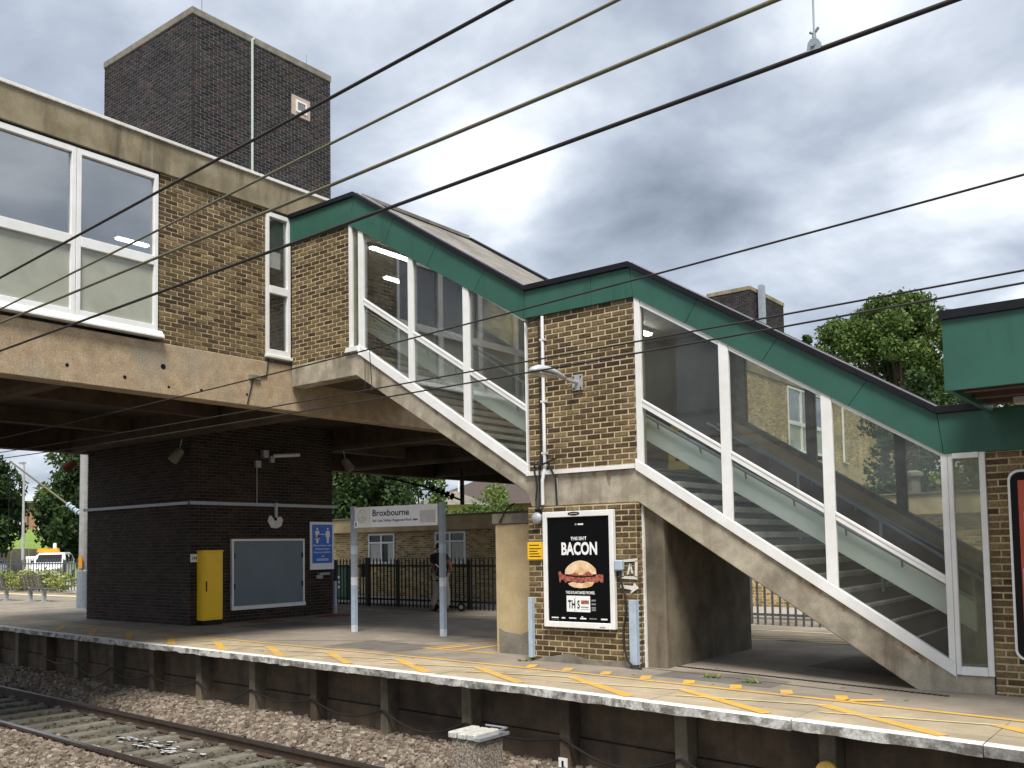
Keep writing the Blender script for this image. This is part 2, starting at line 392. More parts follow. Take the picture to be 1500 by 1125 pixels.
def frame_matrix(origin, u):
    u = Vector(u).normalized(); z = Vector((0, 0, 1)); n = u.cross(z)      # outward normal = u x z ; brick local -y is outward
    return Matrix(((u.x, -n.x, z.x, origin[0]), (u.y, -n.y, z.y, origin[1]), (u.z, -n.z, z.z, origin[2]), (0, 0, 0, 1)))
def bricks(parent, origin, u, width, height, mat, singles=300, seed=0, depth=.007, joint=.016, holes=(), order=None):
    """bricks on a wall plane; the first `singles` are objects, the rest one joined stuff part"""
    M = frame_matrix(origin, u); lst = brick_list(width, height, joint, seed=seed, holes=holes)
    if order: lst.sort(key=order)
    rr = random.Random(seed); rest = MB()
    for i, (a, v, L, h) in enumerate(lst):
        var = rr.randrange(5); key = (L, round(h, 4), var, mat.name, depth)
        if i < singles:
            if key not in _bm_cache:
                vs, fs = brick_geo(L, h, depth, var); me = bpy.data.meshes.new('brick'); me.from_pydata(vs, [], fs); me.materials.append(mat); me.update(); _bm_cache[key] = me
            o = link('brick', _bm_cache[key], parent)
            o.matrix_basis = M @ Matrix.Translation((a, rr.uniform(-.002, .002), v))
        else:
            vs, fs = brick_geo(L, h, depth, var)
            rest.add([M @ Vector((x + a, y, z + v)) for x, y, z in vs], fs)
    if rest.v:
        stuff(rest.build('brickwork', mat, parent, fix=False))

# lettering: default font fitted into a rectangle on a plane
def text(body, parent, P, u0, u1, v0, v1, mat, name='lettering', off=.004, bold=0.0, lift=.0015):
    cu = bpy.data.curves.new('t', 'FONT'); cu.body = body; cu.offset = bold; cu.extrude = 0.0; cu.resolution_u = 3
    ob = bpy.data.objects.new('t', cu); COL.objects.link(ob)
    dg = bpy.context.evaluated_depsgraph_get(); me = bpy.data.meshes.new_from_object(ob.evaluated_get(dg))
    bpy.data.objects.remove(ob, do_unlink=True)
    co = np.array([v.co[:] for v in me.vertices]); lo, hi = co.min(0), co.max(0)
    O, U, V, Nn = P
    for v in me.vertices:
        a = u0 + (v.co.x - lo[0]) / (hi[0] - lo[0]) * (u1 - u0); b = v0 + (v.co.y - lo[1]) / max(hi[1] - lo[1], 1e-6) * (v1 - v0)
        v.co = O + U * a + V * b + Nn * (off + lift)
    me.materials.clear(); me.materials.append(mat); me.name = name
    return link(name, me, parent)
def flat(parent, P, poly, mat, name='print', off=.003, th=.001):
    O, U, V, Nn = P; m = MB()
    m.prism([O + U * a + V * b + Nn * (off - th) for a, b in poly], [O + U * a + V * b + Nn * off for a, b in poly])
    return m.build(name, mat, parent)
def rect(u0, u1, v0, v1): return [(u0, v0), (u1, v0), (u1, v1), (u0, v1)]
def ell(cu, cv, ru, rv, n=24, a0=0, a1=2 * math.pi):
    full = abs(a1 - a0 - 2 * math.pi) < 1e-6
    return [(cu + ru * math.cos(a0 + (a1 - a0) * k / (n if full else n - 1)), cv + rv * math.sin(a0 + (a1 - a0) * k / (n if full else n - 1))) for k in range(n)]
PY = lambda x, y, z: (Vector((x, y, z)), Vector((1, 0, 0)), Vector((0, 0, 1)), Vector((0, -1, 0)))     # plane facing -Y
PX = lambda x, y, z: (Vector((x, y, z)), Vector((0, 1, 0)), Vector((0, 0, 1)), Vector((1, 0, 0)))      # plane facing +X

def lerp_table(T):
    xs, ys = [a for a, b in T], [b for a, b in T]
    return lambda x: float(np.interp(x, xs, ys))
YE = lerp_table([(-80, 3.0), (-30, .25), (-9.26, -1.0), (-5.35, -1.3), (-2.29, -1.5), (1.65, -1.68), (4.48, -1.83), (6.87, -1.98), (8.47, -2.15), (10.04, -2.31), (12.14, -2.56), (24, -4.2)])

# ================================================================== SETTING
m = MB(); m.add([(-600, -600, -1.3), (600, -600, -1.3), (600, 900, -1.3), (-600, 900, -1.3)], [(0, 1, 2, 3)])
struct(m.build('ground', MT['earth'], fix=False))

# ---- platform: asphalt body, paving slabs and white-nosed coping slabs
plat = struct(link('platform', None))
XS = [-60, -45, -30, -20, -14] + [round(-9.6 + 1.65 * k, 3) for k in range(17)] + [22]
top = [(x, YE(x) + 1.08) for x in XS] + [(22, 8.0), (-60, 8.0)]
m = MB(); m.pZ(top, -1.25, 0); m.build('asphalt_surface', MT['asphalt'], plat)
rr = random.Random(3)
for i in range(len(XS) - 1):
    a, b = XS[i] + .004, XS[i + 1] - .004
    far = b < -13
    dz = 0 if far else rr.uniform(-.003, .002)
    fa, fb = YE(XS[i]) - .08, YE(XS[i + 1]) - .08
    dy = 0 if far else rr.uniform(-.012, .012)
    # coping slab : top strip white, face worn white, rest paver
    m = MB(); z0 = -.10
    q = lambda y, z: ((a, fa + y + dy, z + dz), (b, fb + y + dy, z + dz))
    nseg = 1 if far else 12
    zb = [z0 + rr.uniform(-.008, .008) for _ in range(nseg + 1)]
    (A0, B0), (A1, B1), (A2, B2) = q(0, -.008), q(.012, 0), q(.115, 0)
    (A3, B3) = q(.46, 0)
    m.add([A1, B1, B2, A2], [(0, 1, 2, 3)], 1)
    m.add([A0, B0, B1, A1], [(0, 1, 2, 3)], 1)
    m.add([A2, B2, B3, A3], [(0, 1, 2, 3)], 0)
    fv = []; ff = []
    for k in range(nseg + 1):
        t_ = k / nseg; x_ = a + (b - a) * t_; y_ = fa + (fb - fa) * t_ + dy
        chip = 0 if far else max(0, rr.gauss(-.006, .008))
        fv += [(x_, y_, -.008 + dz), (x_, y_ + chip * .5, zb[k] + chip), (x_, y_ + .35, z0)]
    for k in range(nseg):
        ff += [(3 * k, 3 * k + 1, 3 * k + 4, 3 * k + 3), (3 * k + 1, 3 * k + 2, 3 * k + 5, 3 * k + 4)]
    m.add(fv, ff, 2)
    for (x_, f_) in ((a, fa), (b, fb)):
        m.add([(x_, f_ + dy, -.008 + dz), (x_, f_ + .46 + dy, 0), (x_, f_ + .46 + dy, z0), (x_, f_ + dy, z0)], [(0, 1, 2, 3)], 2)
    m.build('coping_slab', [MT['paver'], MT['nosing'], MT['nosing_face']], plat, fix=False)
    m = MB(); ya, yb = YE(XS[i]) + .39, YE(XS[i + 1]) + .39
    m.pZ([(a, ya), (b, yb), (b, YE(XS[i + 1]) + 1.075), (a, YE(XS[i]) + 1.075)], -.08, rr.uniform(-.004, .0))
    m.build('paving_slab', MT['paver'], plat)
# wall under the platform edge: posts and two rows of panels
for i in range(-9, 8):
    x = 2.45 + 1.6 * i; y = YE(x)
    m = MB(); m.box(x - .075 + rr.uniform(-.01, .01), x + .075, y + .17, y + .42, -1.3, -.12)
    m.build('wall_post', MT['conc_dark'] if i % 3 else MT['wall_panel'], plat, bevel=.01)
    x1 = x + 1.6; y1 = YE(x1)
    for z0, z1, s in ((-1.3, -.62, 0), (-.61, -.12, .03)):
        m = MB(); m.pZ([(x + .08, y + .36 + s), (x1 - .08, y1 + .36 + s), (x1 - .08, y1 + .5), (x + .08, y + .5)], z0, z1)
        m.build('wall_board', MT['wall_panel'], plat, bevel=.008)
m = MB(); pts = []
for k in range(-48, 64):
    x = 2.45 + .2 * k; sag = math.sin(math.pi * ((k % 8) / 8)); pts.append((x, YE(x) + .15, -.60 - (.16 + .07 * math.sin(k // 8 * 2.3)) * sag))
m.tube(pts, .014, 6); tag(m.build('trackside_cable', MT['black_cable']), 'black cable sagging along the posts below the platform edge', 'cable')

# ---- yellow markings, 4 mm sheets
mk = struct(link('platform_markings', None))
def strip(name, pts, wd, mat, z=.004):
    m = MB()
    for (x0, y0), (x1, y1) in zip(pts, pts[1:]):
        d = Vector((x1 - x0, y1 - y0)).normalized(); n = Vector((-d.y, d.x)) * wd / 2
        m.add([(x0 - n.x, y0 - n.y, z), (x1 - n.x, y1 - n.y, z), (x1 + n.x, y1 + n.y, z), (x0 + n.x, y0 + n.y, z)], [(0, 1, 2, 3)])
    return m.build(name, mat, mk, fix=False)
strip('edge_line', [(x, YE(x) + 1.14) for x in np.arange(-14, 13.6, .8)], .085, MT['line_yellow'])
strip('edge_line', [(x, YE(x) + 1.14) for x in (-60, -30, -14)], .085, MT['line_yellow'])
for k in range(-5, 8):
    x0 = .45 + 1.62 * k; y0 = YE(x0) + .8
    strip('hatch_stroke', [(x0, y0), (x0 + 1.35, YE(x0 + 1.35) + .06)], .13, MT['line_yellow'], .004)
    strip('zigzag_line', [(x0 - 1.5, YE(x0 - 1.5) + .42), (x0 + .05, y0)], .05, MT['line_pale'], .006)
for k in range(8):
    x0 = 5.82 + .62 * k; y0 = YE(x0) + 1.18
    strip('line_tick', [(x0 + .10, y0), (x0 - .02, y0 + .27)], .13, MT['line_yellow'], .006)
strip('end_tick', [(10.3, YE(10.3) + 1.2), (10.6, YE(10.6) + 1.45)], .12, MT['line_yellow'], .006)
strip('warning_triangle', [(4.5, .30), (2.95, .32), (3.45, 1.75), (4.4, 1.75)], .07, MT['line_yellow'])
for a, b in (((3.25, .35), (3.4, .95)), ((3.75, .33), (3.85, 1.7))):
    strip('warning_bar', [a, b], .13, MT['line_yellow'], .006)
for k in range(5):
    strip('far_hatch_line', [(5.2 + .55 * k, 3.7 + .1 * k), (7.6 + .75 * k, 5.2 - .28 * k)], .07, MT['line_pale'])
strip('far_edge_line', [(-9, 6.75), (12, 5.3)], .09, MT['line_pale'], .006)
strip('far_edge_line', [(-60, 7.2), (-9.8, 6.8)], .5, MT['line_pale'], .006)
# drain channel, manhole seams, rust tinted patches on the asphalt
m = MB()
for k in range(60):
    m.box(7.5 + .06 * k, 7.545 + .06 * k, .35 - .012 * k, .42 - .012 * k, 0, .005)
stuff(m.build('drain_grating', MT['print_black'], plat))
for (a, b) in (((7.2, .04), (10.4, -.62)), ((7.4, 2.9), (9.3, 4.6)), ((-.4, -.12), (5.2, 2.6)), ((-4.0, 2.4), (5.0, 2.1))):
    strip('asphalt_seam', [a, b], .022, MT['black_cable'], .003)
for (x, y, rx, ry) in ((-4.2, 2.6, .35, .45), (-4.1, 4.6, .4, .6)):
    m = MB(); m.add([(x + rx * math.cos(a) * (1 + .2 * math.sin(3 * a)), y + ry * math.sin(a), .003) for a in np.linspace(0, 6.28, 18)[:-1]], [tuple(range(17))])
    m.build('rust_stain', MT['rust'], mk, fix=False)

gs = random.Random(6); m = MB()
for k in range(160):
    x, y = gs.uniform(-8, 12), gs.uniform(-1.4, 5.5); r = gs.uniform(.012, .03)
    if y < YE(x) + .2: continue
    m.add([(x + r * math.cos(a), y + r * math.sin(a) * .9, .0045) for a in np.linspace(0, 6.28, 9)[:-1]], [tuple(range(8))])
stuff(m.build('gum_spots', MT['conc_grey'], plat, fix=False))
for poly in ([(7.7, -.55), (9.3, -.75), (9.35, -.2), (8.6, .1), (7.75, -.05)], [(1.2, -.2), (3.0, -.35), (3.1, .7), (1.3, .8)], [(-3.8, 1.6), (-1.9, 1.3), (-1.7, 2.9), (-3.5, 3.0)], [(4.2, 2.4), (6.4, 3.1), (6.1, 4.6), (3.9, 4.2)], [(9.0, 1.2), (10.6, .7), (10.9, 2.2), (9.2, 2.6)]):
    m = MB(); m.add([(x, y, .002) for x, y in poly], [tuple(range(len(poly)))]); m.build('repair_patch', MT['patch'], plat, fix=False)

# ---- track
m = MB(); X0, X1 = -70, 24
def bedz(x, dy):      # dy: metres in front of the platform wall
    return -1.0 if dy < .5 else (-1.03 if dy < .9 else -1.115)
rows = [.3, -.05, -.5, -.75, -2.4, -2.7, -3.4, -8, -14]
zs = [-.96, -.97, -1.0, -1.10, -1.10, -1.03, -1.0, -1.0, -1.0]
xs = list(np.linspace(X0, X1, 48)); vs = []
for j, r_ in enumerate(rows):
    for x in xs: vs.append((x, YE(x) + r_, zs[j]))
n_ = len(xs); m.add(vs, [(j * n_ + i, (j + 1) * n_ + i, (j + 1) * n_ + i + 1, j * n_ + i + 1) for j in range(len(rows) - 1) for i in range(n_ - 1)])
struct(m.build('track_bed', MT['ballast_bed'], fix=False))
# loose ballast stones
rng = np.random.default_rng(5)
def stones(n, xr, yr, name, smin=.022, smax=.05, mat='stone', parent=None, skip=None):
    base = np.array([(-1, -1, -.7), (1, -1, -.7), (1, 1, -.7), (-1, 1, -.7), (-.8, -.8, .7), (.8, -.8, .7), (.8, .8, .7), (-.8, .8, .7)])
    fidx = np.array([(0, 3, 2, 1), (4, 5, 6, 7), (0, 1, 5, 4), (1, 2, 6, 5), (2, 3, 7, 6), (3, 0, 4, 7)])
    V = []; F = []; k = 0
    xs_ = rng.uniform(*xr, n); ys_ = rng.uniform(*yr, n)
    for i in range(n):
        ye = YE(xs_[i]); y = ye + ys_[i]; dy = ys_[i]
        if skip and skip(dy): continue
        z = float(np.interp(-dy, [-.3, .05, .5, .75, 2.4, 2.7, 3.4], [-.96, -.97, -1.0, -1.10, -1.10, -1.03, -1.0]))
        s = rng.uniform(smin, smax); sc = s * rng.uniform(.6, 1.15, 3)
        v = base * sc * rng.uniform(.65, 1.2, (8, 3))
        a, b = rng.uniform(0, 6.28), rng.normal(0, .5)
        ca, sa, cb, sb = math.cos(a), math.sin(a), math.cos(b), math.sin(b)
        v = v @ np.array([[1, 0, 0], [0, cb, -sb], [0, sb, cb]]) @ np.array([[ca, -sa, 0], [sa, ca, 0], [0, 0, 1]])
        V.append(v + (xs_[i], y, z + s * rng.uniform(0, .55))); F.append(fidx + 8 * k); k += 1
    me = bpy.data.meshes.new(name); me.from_pydata(np.concatenate(V).tolist(), [], np.concatenate(F).tolist()); me.materials.append(MT[mat]); me.update()
    o = link(name, me, parent); return stuff(o)
tag(stones(15000, (-9, 9.5), (-.72, .33), 'ballast_stones'), 'brown crushed stone ballast between rail and platform wall', 'ballast')
tag(stones(16000, (-4, 8), (-4.9, -2.35), 'ballast_stones'), 'brown crushed stone ballast on the outer side of the track', 'ballast')
tag(stones(3200, (-10, 9), (-2.3, -.82), 'ballast_stones', .016, .034, 'mud'), 'dirty dark ballast lying between the two rails', 'ballast')
TC = lambda x: -3.56 - .05 * x + .0
track = thing('railway_track', 'rusty railway track with concrete sleepers running below the platform edge', 'track')
def rail(off):
    prof = [(-.07, 0), (.07, 0), (.07, .012), (.012, .03), (.012, .11), (.036, .12), (.036, .159), (-.036, .159), (-.036, .12), (-.012, .11), (-.012, .03), (-.07, .012)]
    m = MB(); xx = [-70, -40, -20, -10, 0, 10, 24]; n = len(prof); vs = []
    for x in xx: vs += [(x, TC(x) + off + a, -1.08 + b) for a, b in prof]
    fs = []; mi = []
    for i in range(len(xx) - 1):
        for k in range(n):
            m.add([vs[i * n + k], vs[(i + 1) * n + k], vs[(i + 1) * n + (k + 1) % n], vs[i * n + (k + 1) % n]], [(0, 1, 2, 3)], 1 if k == 6 else 0)
    return m.build('rail', [MT['rail'], MT['railtop']], track, fix=False)
rail(.755); rail(-.755)
me_s = None
for k in range(-16, 18):
    x = .32 + .65 * k
    if me_s is None:
        m = MB(); m.prism([(-.14, -1.25, -.12), (.14, -1.25, -.12), (.14, 1.25, -.12), (-.14, 1.25, -.12)], [(-.10, -1.23, .01), (.10, -1.23, .01), (.10, 1.23, .01), (-.10, 1.23, .01)])
        for s in (-.755, .755):
            for d in (-.11, .11): m.box(-.05, .05, s + d - .03, s + d + .03, .01, .05)
        me_s = m.mesh('sleeper', MT['sleeper'])
    o = link('sleeper', me_s, track); o.location = (x, TC(x), -1.072); o.rotation_euler.z = -.05 + rr.uniform(-.012, .012)
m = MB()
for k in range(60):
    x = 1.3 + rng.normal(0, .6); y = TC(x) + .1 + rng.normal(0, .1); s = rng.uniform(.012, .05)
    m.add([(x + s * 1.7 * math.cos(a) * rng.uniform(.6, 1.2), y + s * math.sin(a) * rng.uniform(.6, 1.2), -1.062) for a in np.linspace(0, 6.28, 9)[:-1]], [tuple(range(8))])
tag(stuff(m.build('puddle_glint', MT['painted_glint'], fix=False)), 'wet patches between the rails with sky glints painted into the colour', 'puddle_glint')
# concrete cable pit beside the platform wall
pit = thing('cable_pit', 'rough aggregate block with three white capping slabs beside the platform wall', 'block')
m = MB(); m.box(6.16, 6.60, -2.60, -2.16, -1.2, -.58); m.build('body', MT['agg_block'], pit, bevel=.02)
for k in range(3):
    m = MB(); m.box(6.14 + .145 * k, 6.265 + .145 * k, -2.63, -2.18, -.58, -.505 - .006 * (k % 2)); m.build('cap_slab', MT['cap_worn'], pit, bevel=.012)
m = MB(); m.box(6.56, 6.64, -2.64, -2.1, -.575, -.54); m.tube([(6.3, -2.12, -.5), (6.62, -2.12, -.5), (6.65, -2.3, -.5)], .014, 6); m.build('bracket', MT['steel'], pit)
rd = thing('number_plate', 'small white numbered plate fixed low on a platform wall post', 'plate')
m = MB(); m.box(7.18, 7.30, YE(7.25) + .150, YE(7.25) + .165, -.98, -.82); m.build('plate', MT['print_white'], rd)
text('1', rd, PY(7.18, YE(7.25) + .15, -.98), .045, .075, .03, .13, MT['print_black'])
m = MB(); m.tube([(10.45, YE(10.45) + .12, -.48), (10.45, YE(10.45) + .16, -.48)], .10, 18)
tag(m.build('round_marker', MT['line_yellow']), 'dull yellow round marker in the shadow below the platform edge', 'marker')

# ---- land behind the platform
m = MB(); m.box(-120, 90, 8.05, 120, -1.2, -.03); struct(m.build('back_road', MT['road']))
m = MB(); m.box(-60, 22, 8.0, 8.25, -.4, .04); struct(m.build('kerb', MT['conc_grey']))

# ================================================================== LIFT TOWER
tx0, tx1, ty0, ty1, tz = -9.28, -4.77, 1.03, 5.12, 14.12
ux0 = -8.66
tower = thing('lift_tower', 'tall dark brick lift tower rising through the footbridge roof', 'tower')
m = MB(); m.box(ux0 + .008, tx1 - .008, ty0 + .008, ty1 - .008, 6, tz - .17); m.build('upper_core', MT['dark_mortar'], tower)
m = MB(); m.box(tx0 + .008, tx1 - .008, ty0 + .008, ty1 - .008, -.2, 6); m.build('lower_core', MT['brown_mortar'], tower)
bricks(tower, (ux0, ty0 + .008, 7.5), (1, 0, 0), tx1 - ux0, tz - .17 - 7.5, MT['dark'], singles=0, seed=1, depth=.008, joint=.014)
bricks(tower, (tx1 - .008, ty0, 7.5), (0, 1, 0), ty1 - ty0, tz - .17 - 7.5, MT['dark'], singles=0, seed=2, depth=.008, joint=.014)
bricks(tower, (tx0, ty0 + .008, 0), (1, 0, 0), tx1 - tx0, 4.8, MT['brown_dark'], singles=0, seed=3, depth=.008, joint=.012)
bricks(tower, (tx1 - .008, ty0, 0), (0, 1, 0), ty1 - ty0, 4.8, MT['brown_dark'], singles=0, seed=4, depth=.008, joint=.012)
m = MB(); m.box(ux0 - .02, tx1 + .02, ty0 - .02, ty1 + .02, tz - .17, tz); m.build('coping', MT['conc_grey'], tower, bevel=.012)
m = MB(); m.tube([(tx1 + .03, 2.64, 8.3), (tx1 + .03, 2.64, tz - .1), (tx1 + .02, 2.7, tz - .05)], .03, 8); m.build('downpipe', plain('verdigris_pipe', (.42, .5, .45), .6), tower)
v_ = MB(); v_.box(tx1 - .02, tx1 + .035, 3.84, 4.41, 12.62, 13.13); vo = v_.build('vent_surround', plain('pink_surround', (.42, .34, .28), .8), tower)
m = MB()
for a in ((3.95, 4.30, 12.72, 12.77), (3.95, 4.30, 12.98, 13.03), (3.95, 4.0, 12.77, 12.98), (4.25, 4.30, 12.77, 12.98)): m.box(tx1 + .035, tx1 + .055, *a)
m.build('vent_frame', MT['white_old'], vo)
m = MB()
for k in range(5): m.box(tx1 + .036, tx1 + .044, 4.0, 4.25, 12.78 + .04 * k, 12.81 + .04 * k)
m.build('louvre', MT['print_grey'], vo)
m = MB(); m.tube([(tx1 - .2, 1.4, tz), (tx1 - .2, 1.4, tz + .5)], .012, 6); m.tube([(tx1 - .1, 4.4, tz), (tx1 - .1, 4.4, tz + .3)], .01, 6); m.build('lightning_rod', MT['steel'], tower)
# fittings on the tower's foot
tray = thing('cable_tray', 'long grey cable conduit running round the dark brick pillar', 'conduit')
m = MB(); m.box(tx1 + .002, tx1 + .06, ty0 - .06, ty1 + .12, 2.68, 2.755); m.build('run', MT['steel'], tray)
m = MB(); m.box(tx0 - .1, tx1 + .058, ty0 - .06, ty0 - .002, 2.685, 2.75); m.build('run', MT['steel'], tray)
m = MB(); m.box(tx1 + .004, tx1 + .05, 3.29, 3.36, 2.42, 2.68); m.tube([(tx1 + .03, 3.32, 2.72), (tx1 + .075, 3.32, 2.72)], .055, 12); m.build('drop_bracket', MT['galv'], tray)
m = MB(); m.tube([(tx1 + .02, 2.78, 2.75), (tx1 + .02, 2.78, 3.62)], .012, 6); m.box(tx1 + .002, tx1 + .08, 2.72, 2.86, 3.6, 3.76); m.build('drop_wire', MT['galv'], tray)
m = MB()
pl = [(3.1, 2.33), (3.14, 2.45), (3.2, 2.47), (3.26, 2.4), (3.3, 2.34), (3.36, 2.35), (3.42, 2.44), (3.5, 2.44), (3.55, 2.36), (3.5, 2.22), (3.36, 2.16), (3.2, 2.18)]
m.pX(pl, tx1 + .001, tx1 + .012); tag(m.build('plaster_patch', MT['white_old']), 'ragged pale plaster patch below the bracket on the dark pillar', 'patch')

nb = thing('notice_board', 'large slate grey notice board with white frame on the dark brick pillar', 'notice board')
P = PX(tx1, 2.06, .27)
m = MB(); m.box(tx1 + .002, tx1 + .05, 2.11, 4.11, .36, 1.86); m.build('panel', MT['slate'], nb)
for a in ((2.06, 2.11, .36, 1.91), (4.11, 4.16, .36, 1.91), (2.11, 4.11, 1.86, 1.91), (2.06, 4.19, .27, .36)):
    m = MB(); m.box(tx1 + .002, tx1 + .075, *a); m.build('frame_bar', MT['white'], nb, bevel=.004)
for y in (2.125, 4.08):
    for z in (.75, 1.45):
        m = MB(); m.box(tx1 + .05, tx1 + .08, y, y + .02, z, z + .12); m.build('hinge', MT['print_black'], nb)

bp = thing('blue_poster', 'blue poster with two white standing figures in a white frame', 'poster')
m = MB(); m.box(tx1 + .002, tx1 + .03, 4.37, 5.14, 1.13, 2.33); m.build('board', MT['print_white'], bp, bevel=.003)
P = PX(tx1 + .03, 4.37, 1.13)
flat(bp, P, rect(.06, .71, .16, 1.13), MT['blue'], 'blue_field')
for cu, skirt in ((.22, True), (.56, False)):
    flat(bp, P, ell(cu, 1.02, .028, .032, 12), MT['print_white'], 'figure_head', .006)
    body = [(cu - .06, .97), (cu + .06, .97), (cu + .075, .82), (cu + .05, .82), (cu + .045, .9), (cu + (.07 if skirt else .04), .76), (cu + .035, .76), (cu + .03, .66), (cu - .03, .66), (cu - .035, .76), (cu - (.07 if skirt else .04), .76), (cu - .045, .9), (cu - .05, .82), (cu - .075, .82)]
    flat(bp, P, body, MT['print_white'], 'figure_body', .006)
flat(bp, P, rect(.31, .48, .875, .895), MT['print_white'], 'spacing_bar', .006)
for i, (s, a, b) in enumerate((('Please keep a safe', .1, .68), ('distance apart', .16, .62), ('wherever possible.', .1, .65))):
    text(s, bp, P, a, b, .57 - .085 * i, .63 - .085 * i, MT['print_white'], off=.005, bold=.01)
flat(bp, P, rect(.36, .43, .32, .345), MT['print_white'], 'small_mark', .006)
for z in (.265, .235): flat(bp, P, rect(.2, .58, z - .008, z + .006), MT['print_white'], 'fine_print', .006)

yc = thing('yellow_cabinet', 'tall narrow yellow equipment cabinet on a black plinth against the dark pillar', 'cabinet')
m = MB(); m.box(tx1 + .004, tx1 + .27, 1.19, 1.68, .11, 1.62); m.build('body', MT['yellow'], yc, bevel=.008)
m = MB(); m.box(tx1 + .27, tx1 + .285, 1.22, 1.65, .15, 1.58); m.build('door', MT['yellow'], yc, bevel=.004)
m = MB(); m.box(tx1 + .004, tx1 + .28, 1.18, 1.69, 1.62, 1.66); m.build('lid', MT['yellow'], yc, bevel=.006)
m = MB(); m.box(tx1 + .02, tx1 + .25, 1.2, 1.67, 0, .11); m.build('plinth', MT['black'], yc)
m = MB(); m.box(tx1 + .285, tx1 + .3, 1.235, 1.26, .75, .98); m.build('handle', MT['black'], yc)
m = MB(); m.tube([(tx1 + .1, 1.22, 1.66), (tx1 + .1, 1.2, 1.75), (tx1 + .02, 1.1, 1.75)], .012, 6); m.build('conduit', MT['black'], yc)
npl = thing('signal_number_plate', 'small white plate with black digits left of the yellow cabinet', 'plate')
m = MB(); m.box(tx1 + .002, tx1 + .014, ty0 + .0, 1.30, 1.40, 1.58); m.build('plate', MT['print_white'], npl)
text('24443', npl, PX(tx1 + .014, ty0, 1.40), .02, .24, .05, .13, MT['print_black'], off=.001, bold=.01)
m = MB(); m.box(tx1 - .02, tx1 + .05, ty1 + .03, ty1 + .10, 0, .82); tag(m.build('corner_guard', MT['bluegrey'], bevel=.004), 'pale blue steel corner guard at the foot of the dark pillar', 'corner guard')
m = MB(); m.box(tx1 + .002, tx1 + .1, 4.62, 4.95, .99, 1.05); m.box(tx1 + .002, tx1 + .06, 4.55, 4.75, .9, .99); tag(m.build('wall_socket_box', MT['steel'], bevel=.005), 'small grey bracket box on the dark pillar under the blue poster', 'box')
def floodlight(loc, d, label, c):
    o = thing('floodlight', label, 'floodlight'); p = Vector(loc); d = Vector(d).normalized()
    m = MB(); m.tube([p, p + d * .05, p + d * .30, p + d * .34], [.07, .10, .12, .115], 14); m.build('housing', c, o, smooth=False)
    m = MB(); m.tube([p + d * .341, p + d * .345], .095, 14); m.build('lens', MT['lamp_lens'], o)
    m = MB(); m.tube([p + d * .1, p + Vector((0, 0, .22))], .014, 6); m.build('bracket', MT['steel'], o)
    return o
floodlight((-4.95, .92, 3.92), (-.25, -.5, -.75), 'grey tubular floodlight under the bridge at the pillar corner', MT['conc_grey'])
floodlight((-9.75, .95, 3.98), (-.35, -.6, -.6), 'brown tubular floodlight at the outer corner of the dark pillar', MT['rust'])
floodlight((-4.6, 5.35, 3.95), (.35, .4, -.75), 'grey tubular floodlight at the far corner of the dark pillar', MT['conc_grey'])
sc_ = thing('security_camera', 'small security camera cluster on the upper face of the dark pillar', 'camera')
m = MB(); m.box(tx1 + .002, tx1 + .12, 2.9, 3.05, 3.84, 4.02); m.build('box', MT['steel'], sc_)
m = MB(); m.tube([(tx1 + .1, 3.2, 3.9), (tx1 + .4, 3.75, 3.94)], .045, 8); m.build('camera_body', MT['white'], sc_)
m = MB(); m.box(tx1 + .002, tx1 + .1, 3.12, 3.24, 3.74, 3.9); m.build('mount', MT['steel'], sc_)

# ================================================================== FOOTBRIDGE BUILDING (deck over the tracks)
deck = thing('footbridge_building', 'concrete and brick station footbridge with large white framed windows', 'building')
DY0, DY1 = -15.0, 38.5
m = MB(); m.box(-.36, 0, DY0, DY1, 4.17, 5.0); m.build('edge_beam', MT['conc_agg'], deck, bevel=.01)
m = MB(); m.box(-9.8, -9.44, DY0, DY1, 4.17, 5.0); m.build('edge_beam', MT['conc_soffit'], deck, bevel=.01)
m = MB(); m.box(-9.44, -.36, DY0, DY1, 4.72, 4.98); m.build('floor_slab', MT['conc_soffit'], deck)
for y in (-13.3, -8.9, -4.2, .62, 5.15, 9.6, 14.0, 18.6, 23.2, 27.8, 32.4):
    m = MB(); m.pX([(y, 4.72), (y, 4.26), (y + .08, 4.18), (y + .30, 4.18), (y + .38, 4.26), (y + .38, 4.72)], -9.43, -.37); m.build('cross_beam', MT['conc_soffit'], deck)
for x in (-3.2, -6.6):
    for y0, y1 in ((-8.5, -4.25), (-3.78, .58), (5.6, 9.55)):
        if x < -4.8 and 0 < y1 and y0 < 5: y1 = min(y1, .58)
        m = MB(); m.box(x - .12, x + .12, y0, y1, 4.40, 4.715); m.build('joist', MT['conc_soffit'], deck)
m = MB(); m.box(-.34, .05, DY0, DY1, 7.78, 8.30); m.build('roof_fascia', MT['conc_fascia'], deck, bevel=.01)
m = MB(); m.box(-.4, .085, DY0, DY1, 8.302, 8.355); m.build('coping', MT['white_old'], deck, bevel=.006)
m = MB(); m.box(-9.6, -.36, DY0, DY1, 7.95, 8.25); m.build('roof_slab', MT['interior'], deck)
m = MB(); m.box(-9.79, -9.5, DY0, DY1, 5.0, 8.3); m.build('rear_wall', MT['interior'], deck)
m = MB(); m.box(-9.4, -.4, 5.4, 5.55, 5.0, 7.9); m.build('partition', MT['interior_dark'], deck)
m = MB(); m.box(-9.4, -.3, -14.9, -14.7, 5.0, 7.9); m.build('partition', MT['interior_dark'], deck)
for a, b in ((3.1, 24.1), (28.3, 38.4)):
    m = MB(); m.box(-.3, -.011, a, b, 4.99, 7.79); sw = m.build('brick_panel', MT['pale_mortar'], deck)
    bricks(sw, (-.011, a, 5.0), (0, 1, 0), b - a, 2.77, MT['pale_stock'], singles=0, seed=int(a))
